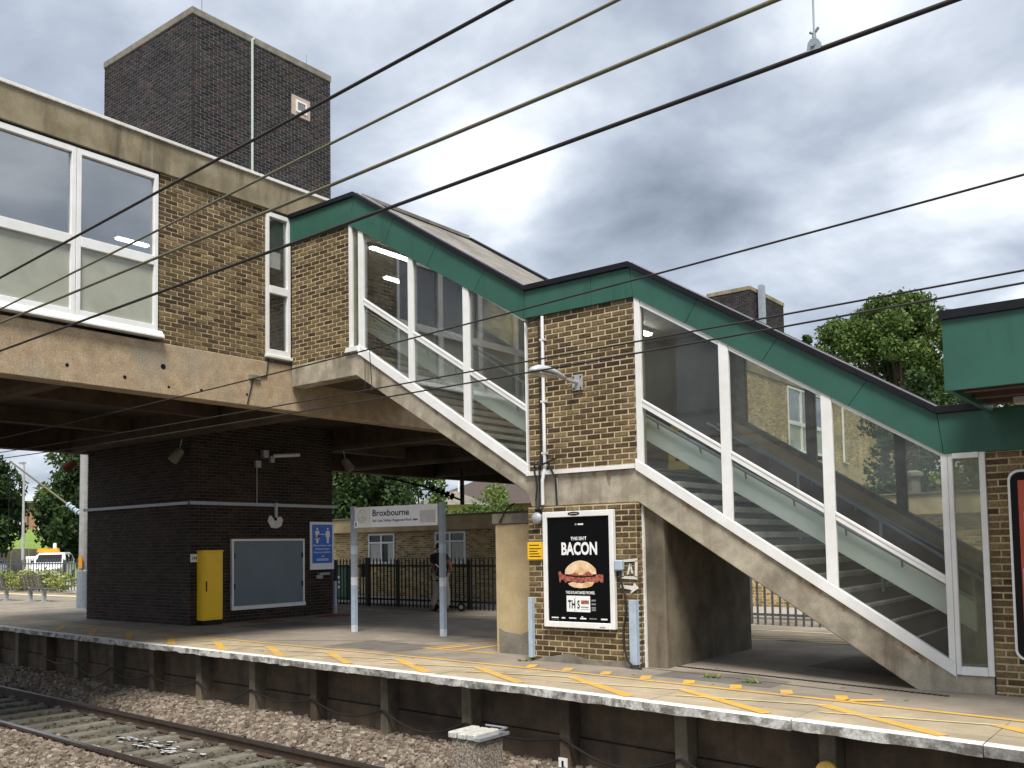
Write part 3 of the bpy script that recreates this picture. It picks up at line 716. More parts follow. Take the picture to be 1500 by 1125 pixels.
m = MB(); m.tube([(.05, 30.4, 7.7), (.05, 30.4, 5.1), (.05, 31.0, 5.05)], .05, 8); m.build('white_pipe', MT['white'], deck)
m = MB(); m.tube([(.1, 36.6, 8.2), (.1, 36.6, 0)], .16, 10); m.build('downpipe', MT['black'], deck)
m = MB(); m.box(-9.7, -.3, 38.3, 38.5, 4.5, 8.0); m.build('end_wall', MT['pale_mortar'], deck)
for (x, y, L) in ((-.85, 3.5, .6), (-2.8, -1.5, .7), (-3.6, 2.1, 1.2), (-.9, .6, .001)):
    if L < .1: continue
    m = MB(); m.box(x - .09, x + .09, y - L / 2, y + L / 2, 7.55, 7.62, 0); lo_ = m.build('ceiling_light', MT['white'], deck)
    m = MB(); m.box(x - .06, x + .06, y - L / 2 + .04, y + L / 2 - .04, 7.52, 7.55); m.build('tube', MT['lamp_on'], lo_)
# brick panel between the windows
m = MB(); m.box(-.3, -.011, -2.63, -.56, 4.99, 7.79); wl = m.build('brick_panel', MT['mortar_dirty'], deck)
bricks(wl, (-.011, -2.63, 5.0), (0, 1, 0), 2.07, 2.77, MT['stock'], singles=300, seed=11, order=lambda b: b[0] > 1.75)
# windows
def bars(parent, mat, lst, name='frame', bev=.004):
    for b in lst:
        m = MB(); m.box(*b); m.build(name, mat, parent, bevel=bev)
ys = [-8.05, -6.7, -5.35, -4.0, -2.66]
for y0, y1 in list(zip(ys, ys[1:])) + [(24.1, 25.5), (25.5, 26.9), (26.9, 28.3)]:
    wd = link('window', None, deck)
    f = MB()
    f.box(-.07, .03, y0 + .004, y0 + .075, 5.18, 7.74); f.box(-.07, .03, y1 - .075, y1 - .004, 5.18, 7.74)
    f.box(-.07, .03, y0 + .075, y1 - .075, 7.65, 7.74); f.box(-.07, .03, y0 + .075, y1 - .075, 5.18, 5.27); f.box(-.07, .035, y0 + .075, y1 - .075, 6.235, 6.39)
    f.build('frame', MT['white'], wd, bevel=.005)
    g = MB(); g.box(-.035, -.027, y0 + .07, y1 - .07, 6.385, 7.66); g.build('pane', MT['glass_sky'], wd)
    g = MB(); g.box(-.04, -.02, y0 + .07, y1 - .07, 5.26, 6.24); g.build('lower_panel', MT['obscured'], wd)
m = MB(); m.prism([(-.05, -8.1, 5.06), (.12, -8.1, 5.06), (.12, -8.1, 5.085), (.04, -8.1, 5.18), (-.05, -8.1, 5.18)], [(-.05, -2.6, 5.06), (.12, -2.6, 5.06), (.12, -2.6, 5.085), (.04, -2.6, 5.18), (-.05, -2.6, 5.18)]); m.build('sill', MT['white'], deck)
m = MB(); m.box(-.3, -.05, DY0, -8.05, 5.0, 7.79); m.build('end_wall', MT['conc_fascia'], deck)
m = MB(); m.box(-.2, .012, -8.05, -2.63, 7.741, 7.779); m.build('head_flashing', MT['black'], deck)
wd = link('window', None, deck); f = MB()
f.box(-.06, .03, -.55, -.49, 5.13, 7.74); f.box(-.06, .03, -.09, -.02, 5.13, 7.74); f.box(-.06, .03, -.49, -.09, 7.66, 7.74); f.box(-.06, .03, -.49, -.09, 5.13, 5.24); f.box(-.06, .035, -.49, -.09, 6.26, 6.40)
f.build('frame', MT['white'], wd, bevel=.004)
for a, b in ((5.23, 6.27), (6.39, 7.67)):
    g = MB(); g.box(-.03, -.024, -.5, -.08, a, b); g.build('pane', MT['glass'], wd)
m = MB(); m.box(-.05, .07, -.57, -.0, 5.08, 5.13); m.build('sill', MT['white'], deck, bevel=.006)
m = MB(); m.box(-.055, -.04, -.46, -.2, 6.75, 7.05); m.build('paper_notice', MT['print_white'], deck)
# tie holes and cable on the edge beam
m = MB()
for (y, z, r) in ((-4.1, 4.42, .028), (-3.2, 4.36, .03), (-2.55, 4.62, .045), (-2.45, 4.3, .022), (-1.85, 4.32, .028), (-5.6, 4.4, .03), (-.95, 4.36, .022)):
    m.tube([(-.01, y, z), (.004, y, z)], r, 10)
stuff(m.build('tie_holes', MT['print_black'], deck))
m = MB(); m.tube([(.015, -.5, 5.06), (.015, -.55, 4.72), (.015, -.82, 4.68), (.015, -.95, 4.2)], .012, 6)
tag(m.build('beam_cable', MT['black_cable']), 'thin black cable clipped down the concrete bridge beam', 'cable')
m = MB(); m.box(.003, .05, -.92, -.7, 4.64, 4.72); tag(m.build('cable_box', MT['conc_grey'], bevel=.004), 'small grey junction box beside the cable on the bridge beam', 'box')

# ================================================================== STAIRCASE
st = thing('covered_staircase', 'covered footbridge staircase with green fascia and sloping glazing', 'staircase')
W_ = 3.06
uT = lambda x: 7.13 - .643 * (x - 1.98)
uM1 = lambda x: 5.90 - .641 * (x - 1.96)
uM2 = lambda x: 5.79 - .637 * (x - 1.96)
uB = lambda x: 5.055 - .645 * (x - 1.95)
uS = lambda x: 4.925 - .645 * (x - 1.89)
lT = lambda x: 4.83 - .623 * (x - 7.35)
lM1 = lambda x: 3.58 - .632 * (x - 7.33)
lM2 = lambda x: 3.47 - .627 * (x - 7.33)
lB = lambda x: 2.71 - .637 * (x - 7.33)
lS = lambda x: 2.615 - .637 * (x - 7.25)
FB = lerp_table([(0, 7.265), (1.62, 7.25), (5.39, 4.98), (7.25, 4.975), (11.07, 2.555), (20, 2.55)])
FT = lerp_table([(0, 7.72), (1.77, 7.72), (5.42, 5.385), (7.21, 5.385), (11.02, 3.0), (20, 3.0)])
# green fascia panels (joints square to the slope)
J = [(.02, .02), (.66, .66), (1.77, 1.62), (2.72, 2.50), (3.69, 3.46), (4.67, 4.44), (5.42, 5.39), (6.58, 6.58), (7.21, 7.25), (8.2, 8.02), (9.25, 9.04), (10.29, 10.07), (11.02, 11.07), (12.4, 12.4), (14.2, 14.2)]
for yf, sgn in ((0, 1), (W_, -1)):
    for (a, a2), (b, b2) in zip(J, J[1:]):
        if sgn < 0 and a > 11: continue
        g_ = .003
        m = MB(); poly = [(a2 + g_, FB(a2)), (b2 - g_, FB(b2)), (b - g_, FT(b)), (a + g_, FT(a))]
        m.pY(poly, yf - .04 * sgn, yf + .02 * sgn); m.build('fascia_panel', MT['green'], st, bevel=.002)
    top = [(.02, 7.72), (1.77, 7.72), (5.42, 5.385), (7.21, 5.385), (11.02, 3.0), (11.5 if sgn > 0 else 11.3, 3.0)]
    for (a, za), (b, zb) in zip(top, top[1:]):
        m = MB(); m.pY([(a - .004, za + .001), (b, zb + .001), (b, zb + .08), (a - .004, za + .08)], yf - .085 * sgn, yf + .10 * sgn); m.build('edge_trim', MT['black'], st, bevel=.004)
    if sgn > 0:
        for (a, za), (b, zb) in zip(top, top[1:]):
            m = MB(); m.pY([(a, za + .081), (b, zb + .081), (b, zb + .094), (a, za + .094)], .03, .075); m.build('trim_flashing', MT['galv'], st)
# roof decks with felt strips running down the slope
for (x0, z0), (x1, z1) in (((.05, 7.74), (1.76, 7.74)), ((1.78, 7.735), (5.41, 5.41)), ((5.43, 5.40), (7.20, 5.40)), ((7.22, 5.395), (11.01, 3.02)), ((11.03, 3.02), (11.45, 3.02))):
    for k in range(5):
        ya, yb = .1 + (W_ - .2) * k / 5, .1 + (W_ - .2) * (k + 1) / 5
        m = MB(); dz = .004 * (k % 2); m.pY([(x0, z0 - .16), (x1, z1 - .16), (x1, z1 + dz), (x0, z0 + dz)], ya, yb); m.build('roof_strip', MT['felt'], st)
m = MB(); m.box(1.6, 1.82, .1, W_ - .1, 7.74, 7.80); m.build('ridge_capping', MT['felt'], st)
# ceilings
for a, b in ((.03, 1.62), (1.62, 5.39), (5.39, 7.25), (7.25, 11.07)):
    m = MB(); m.pY([(a, FB(a) + .06), (b, FB(b) + .06), (b, FB(b) + .09), (a, FB(a) + .09)], .05, W_ - .05); m.build('ceiling_board', MT['interior'], st)
for x, y0, y1 in ((1.05, 1.0, 2.05), (6.3, .9, 2.1)):
    z = FB(x) + .0
    m = MB(); m.box(x - .07, x + .07, y0, y1, z, z + .06); c_ = m.build('ceiling_light', MT['white'], st)
    m = MB(); m.box(x - .05, x + .05, y0 + .03, y1 - .03, z - .03, z); m.build('tube', MT['lamp_on'], c_)
# white window framing, front and back planes
def bar(fx0, fx1, lo, hi, y0, y1, name, mat=MT['white'], bev=.004):
    m = MB(); m.pY([(fx0, lo(fx0)), (fx1, lo(fx1)), (fx1, hi(fx1)), (fx0, hi(fx0))], y0, y1); return m.build(name, mat, st, bevel=bev)
def pane(x0, x1, lo, hi, y, mat, name='pane'):
    m = MB(); m.pY([(x0, lo(x0)), (x1, lo(x1)), (x1, hi(x1)), (x0, hi(x0))], y, y + .008); return m.build(name, mat, st)
# -- upper flight front
uBays = [(1.96, 3.01), (3.13, 4.19), (4.32, 5.385)]
for k, (a, b) in enumerate(uBays):
    pane(a - .01, b + .01, lambda x: uM1(x) - .01, lambda x: uT(x) + .01, .02, MT['glass'])
    pane(a - .01, b + .01, lambda x: uB(x) - .01, lambda x: uM2(x) + .01, .02, MT['glass'])
    bar(a, b, uM2, uM1, -.016, .035, 'mid_rail'); bar(a, b, lambda x: uM1(x) - .035, lambda x: uM1(x) + .002, -.023, -.0155, 'rail_bead')
    bar(a, b, uT, lambda x: FB(x) + .01, -.016, .035, 'head_rail')
for a, b in ((1.86, 1.955), (3.015, 3.125), (4.195, 4.315)):
    bar(a, b, uB, lambda x: FB(x) + .012, -.024, .035, 'mullion')
bar(5.388, 5.41, uB, lambda x: FB(x) + .012, -.02, .05, 'mullion')
bar(1.84, 5.42, uS, uB, -.032, .05, 'bottom_rail')
for a, b in ((1.595, 1.675), (1.835, 1.859)):
    bar(a, b, lambda x: 5.1, lambda x: FB(x) + .01, -.022, .035, 'mullion')
pane(1.67, 1.84, lambda x: 5.1, lambda x: 7.17, .02, MT['glass_dusty'])
m = MB(); m.pY([(1.52, 5.02), (1.84, 5.02), (1.87, 4.94), (1.84, 5.10), (1.56, 5.10)], -.06, .06); m.build('bottom_rail', MT['white'], st)
# -- lower flight front
lBays = [(7.34, 8.46), (8.595, 9.74), (9.87, 11.03)]
for k, (a, b) in enumerate(lBays):
    pane(a - .01, b + .01, lambda x: lM1(x) - .01, lambda x: lT(x) + .01, .02, MT['glass'])
    pane(a - .01, b + .01, lambda x: lB(x) - .01, lambda x: lM2(x) + .01, .02, MT['glass'])
    bar(a, b, lM2, lM1, -.016, .035, 'mid_rail'); bar(a, b, lambda x: lM1(x) - .035, lambda x: lM1(x) + .002, -.023, -.0155, 'rail_bead')
    bar(a, b, lT, lambda x: FB(x) + .01, -.016, .035, 'head_rail')
for a, b in ((7.25, 7.338), (8.462, 8.592), (9.742, 9.868), (11.032, 11.10)):
    bar(a, b, lambda x: max(lB(x), .2), lambda x: FB(x) + .012, -.024, .035, 'mullion')
bar(7.22, 11.10, lS, lB, -.032, .05, 'bottom_rail')
for a, b in ((11.103, 11.15), (11.41, 11.47)):
    bar(a, b, lambda x: .19, lambda x: FB(x) + .01, -.024, .035, 'mullion')
bar(11.15, 11.41, lambda x: .19, lambda x: .28, -.04, .06, 'bottom_rail'); bar(11.15, 11.41, lambda x: 2.50, lambda x: 2.56, -.04, .06, 'head_rail')
pane(11.14, 11.42, lambda x: .27, lambda x: 2.51, .02, MT['glass_dusty'])
# -- back plane: solid lower wall, glazing above
yb = W_ - .06
for (x0, x1, M1, T, bays) in ((1.7, 5.39, uM1, uT, uBays), (7.25, 11.1, lM1, lT, lBays)):
    bar(x0, x1, lambda x: M1(x) - 1.25, lambda x: M1(x) - .02, yb - .06, yb + .06, 'back_apron', MT['brown_and_backlit_board'])  # dark tone of the shadow side is put into the apron colour
    bar(x0, x1, lambda x: M1(x) - .30, lambda x: M1(x) - .016, yb - .075, yb - .061, 'back_upstand', MT['render'])
    bar(x0, x1, lambda x: M1(x) - .015, lambda x: M1(x) + .07, yb - .09, yb + .07, 'back_sill', MT['conc_grey'])
    for a, b in bays:
        pane(a - .01, b + .01, lambda x: M1(x) + .03, lambda x: T(x) + .05, yb, MT['glass_dusty' if x0 < 5 else 'glass_hazy'])
        bar(b, b + .14, lambda x: M1(x) + .03, lambda x: T(x) + .05, yb - .05, yb + .05, 'back_mullion', MT['conc_grey'])
    bar(x0, x0 + .26, lambda x: M1(x) + .03, lambda x: T(x) + .05, yb - .05, yb + .05, 'back_mullion', MT['conc_grey'])
m = MB(); m.box(11.1, 11.46, yb - .06, yb + .06, .0, 2.6); m.build('back_end_wall', MT['interior'], st)
# brick panels
m = MB(); m.box(.02, 1.59, .011, .25, 4.99, 7.3); bp1 = m.build('brick_panel', MT['mortar'], st)
bricks(bp1, (.02, .011, 5.0), (1, 0, 0), 1.57, 2.28, MT['stock'], singles=0, seed=21)
m = MB(); m.box(5.43, 7.245, .011, .25, 2.70, 5.0); bp2 = m.build('brick_panel', MT['mortar'], st)
bricks(bp2, (5.43, .011, 2.72), (1, 0, 0), 1.81, 2.27, MT['stock'], singles=300, seed=22, joint=.017)
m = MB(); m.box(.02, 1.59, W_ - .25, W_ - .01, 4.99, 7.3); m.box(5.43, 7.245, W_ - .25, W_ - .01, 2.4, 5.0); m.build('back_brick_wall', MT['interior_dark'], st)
m = MB(); m.pY([(5.40, 2.655), (7.21, 2.655), (7.21, 2.71), (5.40, 2.71)], -.05, .05); m.build('landing_trim', MT['white'], st)
# concrete stringers and landings
front = [(.03, 4.60), (1.75, 4.605), (5.35, 2.43), (5.46, 2.20), (7.23, 2.20), (10.86, -.12), (11.46, -.12), (11.46, .185), (11.07, .185), (7.225, lS(7.225)), (7.2, 2.652), (5.41, 2.652), (1.86, uS(1.86)), (1.80, 4.985), (.03, 4.985)]
m = MB(); m.pY(front, 0.0, .26); m.build('stringer', MT['conc'], st, bevel=.012)
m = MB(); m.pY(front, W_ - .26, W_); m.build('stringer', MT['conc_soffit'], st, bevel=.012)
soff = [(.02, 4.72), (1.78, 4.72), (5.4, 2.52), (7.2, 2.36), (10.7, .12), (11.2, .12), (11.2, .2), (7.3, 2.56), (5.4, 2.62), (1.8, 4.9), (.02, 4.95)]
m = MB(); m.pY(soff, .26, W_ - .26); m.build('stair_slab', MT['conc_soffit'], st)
m = MB(); m.box(.05, 1.85, .26, W_ - .26, 4.95, 5.0); m.box(5.38, 7.25, .26, W_ - .26, 2.6, 2.64); m.build('landing_floor', MT['tread'], st)
m = MB(); m.box(10.62, 10.95, .3, 2.7, -.1, .28); m.build('foot_block', MT['conc'], st)
rp_ = random.Random(14)
for x in (7.6, 7.95, 8.7, 9.5, 9.62, 9.9, 10.15, 10.62, 10.75):
    z = lS(x) - .012; w0 = rp_.uniform(.04, .11); h0 = rp_.uniform(.04, .11)
    m = MB(); m.pY([(x - w0, z + .63 * w0), (x + w0, z - .63 * w0), (x + w0 * .6, z - .63 * w0 - h0 * .5), (x + w0 * .15, z - h0), (x - w0 * .1, z - h0 * .55), (x - w0 * .6, z - h0 * .35)], -.0015, .001); m.build('rust_stain', MT['rust_run'], st)
for x in (2.3, 3.6, 4.3, 4.55):
    z = uS(x) - .012; w0 = rp_.uniform(.03, .09); h0 = rp_.uniform(.05, .11)
    m = MB(); m.pY([(x - w0, z + .63 * w0), (x + w0, z - .63 * w0), (x + w0 * .3, z - h0), (x - w0 * .3, z - h0 * .6)], -.0015, .001); m.build('rust_stain', MT['rust_run'], st)
for x, h0 in ((6.15, .05), (6.55, .1), (6.78, .22), (7.0, .08), (5.9, .07)):
    m = MB(); m.pY([(x - .05, 2.65), (x + .05, 2.65), (x + .02, 2.65 - h0), (x - .015, 2.65 - h0 * .8)], -.0015, .001); m.build('rust_stain', MT['rust_run'], st)
# steps : tread and riser
def steps(xa, za, n, going, rise):
    for k in range(n):
        x = xa + going * k; z = za - rise * (k + 1)
        m = MB(); m.box(x, x + going + .03, .27, W_ - .27, z - .075, z); m.build('tread', MT['tread'], st, bevel=.008)
        m = MB(); m.box(x - .012, x + .004, .27, W_ - .27, z, z + rise - .076, 0)
        for q in range(22): m.box(x + .004, x + .007, .34 + .112 * q, .352 + .112 * q, z + .025, z + .07, 1)
        m.build('riser', [MT['riser'], MT['riser_mark']], st)
steps(7.42, 2.64, 14, .267, .1745)
steps(1.83, 5.0, 13, .268, .1745)
m = MB(); m.box(11.0, 11.12, .28, W_ - .28, .196, .202); m.build('yellow_nosing', MT['line_yellow'], st)
m = MB(); m.box(1.70, 1.85, .28, W_ - .28, 5.0, 5.005); m.build('yellow_nosing', MT['line_yellow'], st)
m = MB(); m.box(7.28, 7.44, .28, W_ - .28, 2.641, 2.648); m.build('yellow_nosing', MT['line_yellow'], st)
# balustrade bands and centre handrail
for y, mt_ in ((.34, 'band'), (2.68, 'brown_and_backlit_board')):  # same band on both sides; the far one has backlit shade painted in
    for x0, x1, z0, sl in ((1.5, 5.2, 5.90, -.605), (7.0, 11.25, 3.53, -.602)):
        m = MB(); m.pY([(x0, z0 - .36), (x1, z0 - .36 + sl * (x1 - x0)), (x1, z0 + sl * (x1 - x0)), (x0, z0)], y, y + .05); b_ = m.build('balustrade_band', MT[mt_], st, bevel=.006)
        m = MB()
        for q in range(6):
            x = x0 + .4 + q * .62; z = z0 + sl * (x - x0) + .02
            m.tube([(x, y - .03, z - .12), (x, y - .06, z - .02), (x, y - .06, z)], .012, 6)
        m.tube([(x0, y - .06, z0), (x1, y - .06, z0 + sl * (x1 - x0))], .022, 8); m.build('handrail', MT['steel'], b_)
for x0, x1, z0, sl in ((2.1, 5.3, 5.75, -.651), (7.7, 11.1, 3.35, -.653)):
    m = MB(); m.tube([(x0, 1.5, z0), (x1, 1.5, z0 + sl * (x1 - x0))], .025, 8)
    for q in range(4):
        x = x0 + .1 + q * (x1 - x0 - .2) / 3; z = z0 + sl * (x - x0); m.tube([(x, 1.5, z - .92), (x, 1.5, z)], .022, 8)
    m.build('centre_handrail', MT['steel'], st)
# concrete wall supporting the landing
m = MB(); m.box(7.27, 7.56, .09, 2.80, -.1, 2.25); m.build('support_wall', MT['conc_dark'], st, bevel=.015)
m = MB(); m.box(7.24, 7.272, .06, .12, -.02, 2.2); m.build('drip_pipe', MT['white_old'], st)
m = MB(); m.box(5.3, 5.75, .30, 2.9, -.1, 2.3); m.build('support_wall', MT['conc_dark'], st)
m = MB(); m.tube([(1.98, -.012, 4.95), (1.98, -.012, 4.2)], .006, 5); m.build('hanging_wire', MT['black_cable'], st)
ws = thing('wet_floor_sign', 'yellow folding floor warning board standing on the stair landing behind glass', 'sign')
m = MB(); m.pY([(7.36, 2.65), (7.68, 2.65), (7.54, 3.27), (7.42, 3.27)], .62, .635); m.build('board', plain('dull_yellow', (.42, .33, .06), .5), ws)
m = MB(); m.prism([(7.36, .95, 2.65), (7.68, .95, 2.65), (7.68, .965, 2.65), (7.36, .965, 2.65)], [(7.42, .64, 3.27), (7.54, .64, 3.27), (7.54, .655, 3.27), (7.42, .655, 3.27)]); m.build('back_board', plain('dull_yellow_back', (.38, .3, .06), .5), ws)
for i in range(4): flat(ws, PY(7.36, .62, 2.65), rect(.12, .2, .12 + .12 * i, .17 + .12 * i), MT['print_black'], 'mark')

# ================================================================== BRICK PIER below the landing
pier = thing('brick_pier', 'brown stock brick pier under the stair landing carrying the burger poster', 'pier')
m = MB(); m.box(5.45, 7.24, -.075, .29, -.1, 2.19); m.build('core', MT['mortar_dirty'], pier)
bricks(pier, (5.45, -.075, .0), (1, 0, 0), 1.79, 2.18, MT['stock'], singles=300, seed=31, joint=.017)
bricks(pier, (7.24, -.07, .0), (0, 1, 0), .34, 2.18, MT['stock'], singles=0, seed=32, joint=.017)
m = MB(); m.pY([(5.5, 0), (7.2, 0), (7.1, .1), (6.6, .05), (6.1, .13), (5.7, .06)], -.0885, -.08); m.build('render_patch', MT['conc_grey'], pier)
pf = -.088
pst = thing('burger_poster', 'white framed black poster with burger picture and the word BACON', 'poster')
m = MB(); m.box(5.82, 6.87, pf - .05, pf - .004, .56, 2.06); m.build('backing', MT['poster_black'], pst)
for b in ((5.76, 5.83, .50, 2.11), (6.86, 6.93, .50, 2.11), (5.83, 6.86, 2.03, 2.11), (5.83, 6.86, .50, .58)):
    m = MB(); m.box(b[0], b[1], pf - .075, pf - .004, b[2], b[3]); m.build('frame_bar', MT['white'], pst, bevel=.006)
P = PY(5.83, pf - .05, .58)          # 1.03 wide, 1.45 high
text("THIS ISN'T", pst, P, .40, .66, 1.125, 1.175, MT['print_white'], bold=.02)
text('BACON', pst, P, .24, .83, .92, 1.10, MT['print_white'], bold=.035)
flat(pst, P, rect(.47, .50, 1.33, 1.36), MT['print_grey'], 'small_logo'); flat(pst, P, rect(.52, .61, 1.335, 1.355), MT['print_white'], 'small_logo_bar')
bun = [(.29, .66)] + [(.30 + .5 * k / 14, .68 + .165 * math.sin(math.pi * (k + .6) / 15.2) ** .62) for k in range(15)] + [(.81, .66), (.55, .645)]
flat(pst, P, bun, MT['bun'], 'bun_top', .004)
rb = random.Random(2)
bt = [(.18 + .74 * k / 22, .655 + rb.uniform(-.02, .03) + .02 * math.sin(k)) for k in range(23)]
bb = [(.92 - .72 * k / 22, .565 + rb.uniform(-.04, .02) - .025 * math.sin(math.pi * k / 22)) for k in range(23)]
flat(pst, P, bt + bb, MT['bacon'], 'bacon', .005)
flat(pst, P, [(.30, .65), (.55, .63), (.8, .645), (.79, .625), (.55, .61), (.31, .63)], MT['print_black'], 'filling_shadow', .006)
flat(pst, P, [(.34, .53), (.42, .55), (.55, .53), (.68, .555), (.77, .55), (.74, .50), (.66, .475), (.55, .465), (.44, .475), (.37, .5)], MT['bun'], 'bun_base', .006)
text('THIS IS PLANT-BASED PROMISE.', pst, P, .30, .78, .385, .425, MT['print_white'], bold=.02)
flat(pst, P, rect(.31, .70, .14, .36), MT['print_white'], 'pack_label', .004)
text('TH S', pst, P, .335, .53, .185, .30, MT['print_black'], off=.006, bold=.02)
flat(pst, P, [(.438, .19), (.452, .19), (.452, .285), (.438, .275)], MT['print_black'], 'letter_stroke', .006); flat(pst, P, [(.44, .3), (.45, .3), (.46, .34), (.45, .33)], MT['print_black'], 'flame_mark', .006); flat(pst, P, rect(.44, .45, .148, .17), MT['red'], 'flame_tip', .006)
flat(pst, P, rect(.55, .68, .25, .30), MT['bacon'], 'pack_picture', .006); flat(pst, P, rect(.55, .67, .20, .215), MT['print_grey'], 'pack_line', .006); flat(pst, P, rect(.55, .68, .175, .18), MT['print_grey'], 'pack_line', .006)
for z in (.29, .24, .19, .16): flat(pst, P, rect(.72, .79, z, z + .022), MT['print_grey'], 'side_print', .004)
for k, (a, L) in enumerate(((.05, .12), (.22, .06), (.345, .12), (.53, .10), (.68, .12), (.87, .1))):
    flat(pst, P, rect(a, a + L, .045 - .004 * (k % 2), .06), MT['print_white'] if k not in (4,) else MT['print_grey'], 'footer_logo', .004)
flat(pst, P, rect(.55, .58, .065, .08), MT['print_white'], 'footer_logo', .004); flat(pst, P, rect(.05, .17, .025, .029), MT['print_grey'], 'footer_line', .004)
flat(pst, PY(5.83, pf - .075, 2.03), ell(.47, .045, .1, .026, 18), MT['print_black'], 'maker_badge', .004); flat(pst, PY(5.83, pf - .075, 2.03), rect(.405, .535, .036, .054), MT['print_grey'], 'maker_name', .006)
flat(pst, PY(5.83, pf - .075, .5), rect(.86, .95, .02, .032), MT['print_grey'], 'maker_name', .003)
# small things on the pier
ys_ = thing('yellow_notice', 'small square yellow notice with fine black print on the brick pier', 'notice')
m = MB(); m.box(5.44, 5.72, pf - .012, pf - .001, 1.44, 1.69); m.build('plate', MT['sign_yellow'], ys_, bevel=.004)
for k in range(5): flat(ys_, PY(5.44, pf - .012, 1.44), rect(.035, .24 - .03 * (k % 3), .04 + .037 * k + (.012 if k == 4 else 0), .052 + .037 * k + (.012 if k == 4 else 0)), MT['print_black'], 'print_line', .002)
bl = thing('alarm_bell', 'round grey alarm bell on the brick pier above the yellow notice', 'bell')
m = MB(); m.tube([(5.64, pf - .02, 2.03), (5.64, pf - .05, 2.03), (5.64, pf - .085, 2.03), (5.64, pf - .10, 2.03)], [.085, .085, .06, .02], 18); m.build('gong', plain('bell_grey', (.42, .44, .47), .35, .3), bl)
m = MB(); m.box(5.60, 5.70, pf - .03, pf - .001, 2.02, 2.16); m.build('back_box', MT['black'], bl)
for (x, wd, lab) in ((5.50, .07, 'narrow pale blue steel corner guard beside the beige rendered block'), (7.19, .11, 'wide pale blue steel corner guard beside the graffiti on the pier')):
    m = MB(); m.box(x - wd / 2, x + wd / 2, pf - .06, pf - .003, .05, .90); m.box(x + wd / 2 - .012, x + wd / 2, pf - .003, pf + .06, .05, .90); tag(m.build('corner_guard', MT['bluegrey'], bevel=.004), lab, 'corner guard')
hp = thing('socket_with_cable', 'pale weatherproof socket with black cable hanging down the brick pier', 'socket')
m = MB(); m.box(6.94, 7.06, pf - .09, pf - .002, 1.29, 1.43); m.build('socket', MT['bluegrey'], hp, bevel=.015)
m = MB(); m.tube([(7.0, pf - .05, 1.3), (7.03, pf - .06, 1.15), (7.09, pf - .06, .95), (7.10, pf - .06, .75), (7.05, pf - .06, .5), (7.06, pf - .06, .25), (7.12, pf - .08, .1), (7.22, pf - .1, .03), (7.32, pf - .06, .015)], .016, 8); m.build('cable', MT['black_cable'], hp)
gr = thing('painted_graffiti', 'white painted square mark and arrow on the brick pier', 'graffiti')
P = PY(6.96, pf - .004, 1.0)
for q in ([(.05, .43), (.30, .45), (.30, .41), (.05, .40)], [(.05, .18), (.29, .17), (.29, .21), (.05, .215)], [(.25, .2), (.29, .2), (.30, .42), (.26, .42)], [(.05, .2), (.08, .2), (.085, .41), (.05, .41)], [(.13, .23), (.16, .24), (.2, .37), (.17, .38)], [(.2, .25), (.23, .25), (.2, .37), (.18, .36)], [(.02, .06), (.2, .03), (.18, -.02), (.31, .06), (.24, .13), (.22, .085), (.02, .10)]):
    flat(gr, P, q, MT['white_old'], 'stroke', .003)
wp = thing('white_pipe', 'vertical white drain pipe down the brick wall of the stair landing', 'pipe')
m = MB(); m.tube([(5.73, -.035, 4.96), (5.73, -.035, 2.74), (5.73, -.07, 2.66), (5.73, -.10, 2.56), (5.73, -.10, 2.22)], .025, 10); m.build('pipe', MT['white'], wp)
for z in (4.6, 3.7, 2.95):
    m = MB(); m.box(5.69, 5.77, -.06, -.001, z, z + .03); m.build('clip', MT['white_old'], wp)
cb = thing('cable_bundle', 'tangled black cables hanging beside the white pipe at the landing trim', 'cables')
for pts in ([(5.55, -.03, 2.86), (5.56, -.06, 2.72), (5.60, -.05, 2.5), (5.58, -.06, 2.3), (5.62, -.1, 2.14)], [(5.64, -.03, 2.9), (5.66, -.07, 2.7), (5.64, -.05, 2.4), (5.66, -.1, 2.16)], [(5.78, -.03, 2.84), (5.85, -.07, 2.74), (5.92, -.04, 2.6), (5.93, -.03, 2.2)], [(5.66, -.03, 4.94), (5.665, -.03, 2.8)], [(5.5, -.07, 2.83), (5.7, -.09, 2.79), (5.95, -.05, 2.88)], [(5.42, -.07, 4.93), (5.5, -.06, 4.9), (5.68, -.05, 4.97)]):
    m = MB(); m.tube(pts, .014, 6); m.build('cable', MT['black_cable'], cb)
m = MB(); m.tube([(5.93, -.02, 2.6), (5.93, -.02, 2.15)], .012, 6); m.build('conduit', MT['galv'], cb)
# wall lamp over the landing
lm = thing('wall_lamp', 'grey street lamp on a bracket fixed to the landing brick wall', 'lamp')
m = MB(); m.box(6.23, 6.40, -.03, -.012, 3.81, 4.03); m.build('wall_plate', MT['galv'], lm, bevel=.004)
for a in (6.255, 6.375):
    for z in (3.84, 4.0):
        m = MB(); m.tube([(a, -.03, z), (a, -.042, z)], .012, 6); m.build('bolt', MT['black'], lm)
m = MB(); m.tube([(6.31, -.03, 3.92), (6.31, -.2, 3.92), (6.31, -.42, 3.945)], .024, 10); m.build('arm', MT['galv'], lm)
m = MB()
sec = [(-.32, .03, .03, 3.94), (-.42, .055, .05, 3.945), (-.58, .09, .07, 3.955), (-.78, .115, .085, 3.965), (-.95, .11, .075, 3.965), (-1.06, .07, .05, 3.95), (-1.09, .02, .02, 3.945)]
rings = []
for y, rx, rz, zc in sec: rings.append([(6.31 + rx * math.cos(a), y, zc + (rz * math.sin(a) if math.sin(a) > 0 else .25 * rz * math.sin(a))) for a in np.linspace(0, 2 * math.pi, 17)[:-1]])
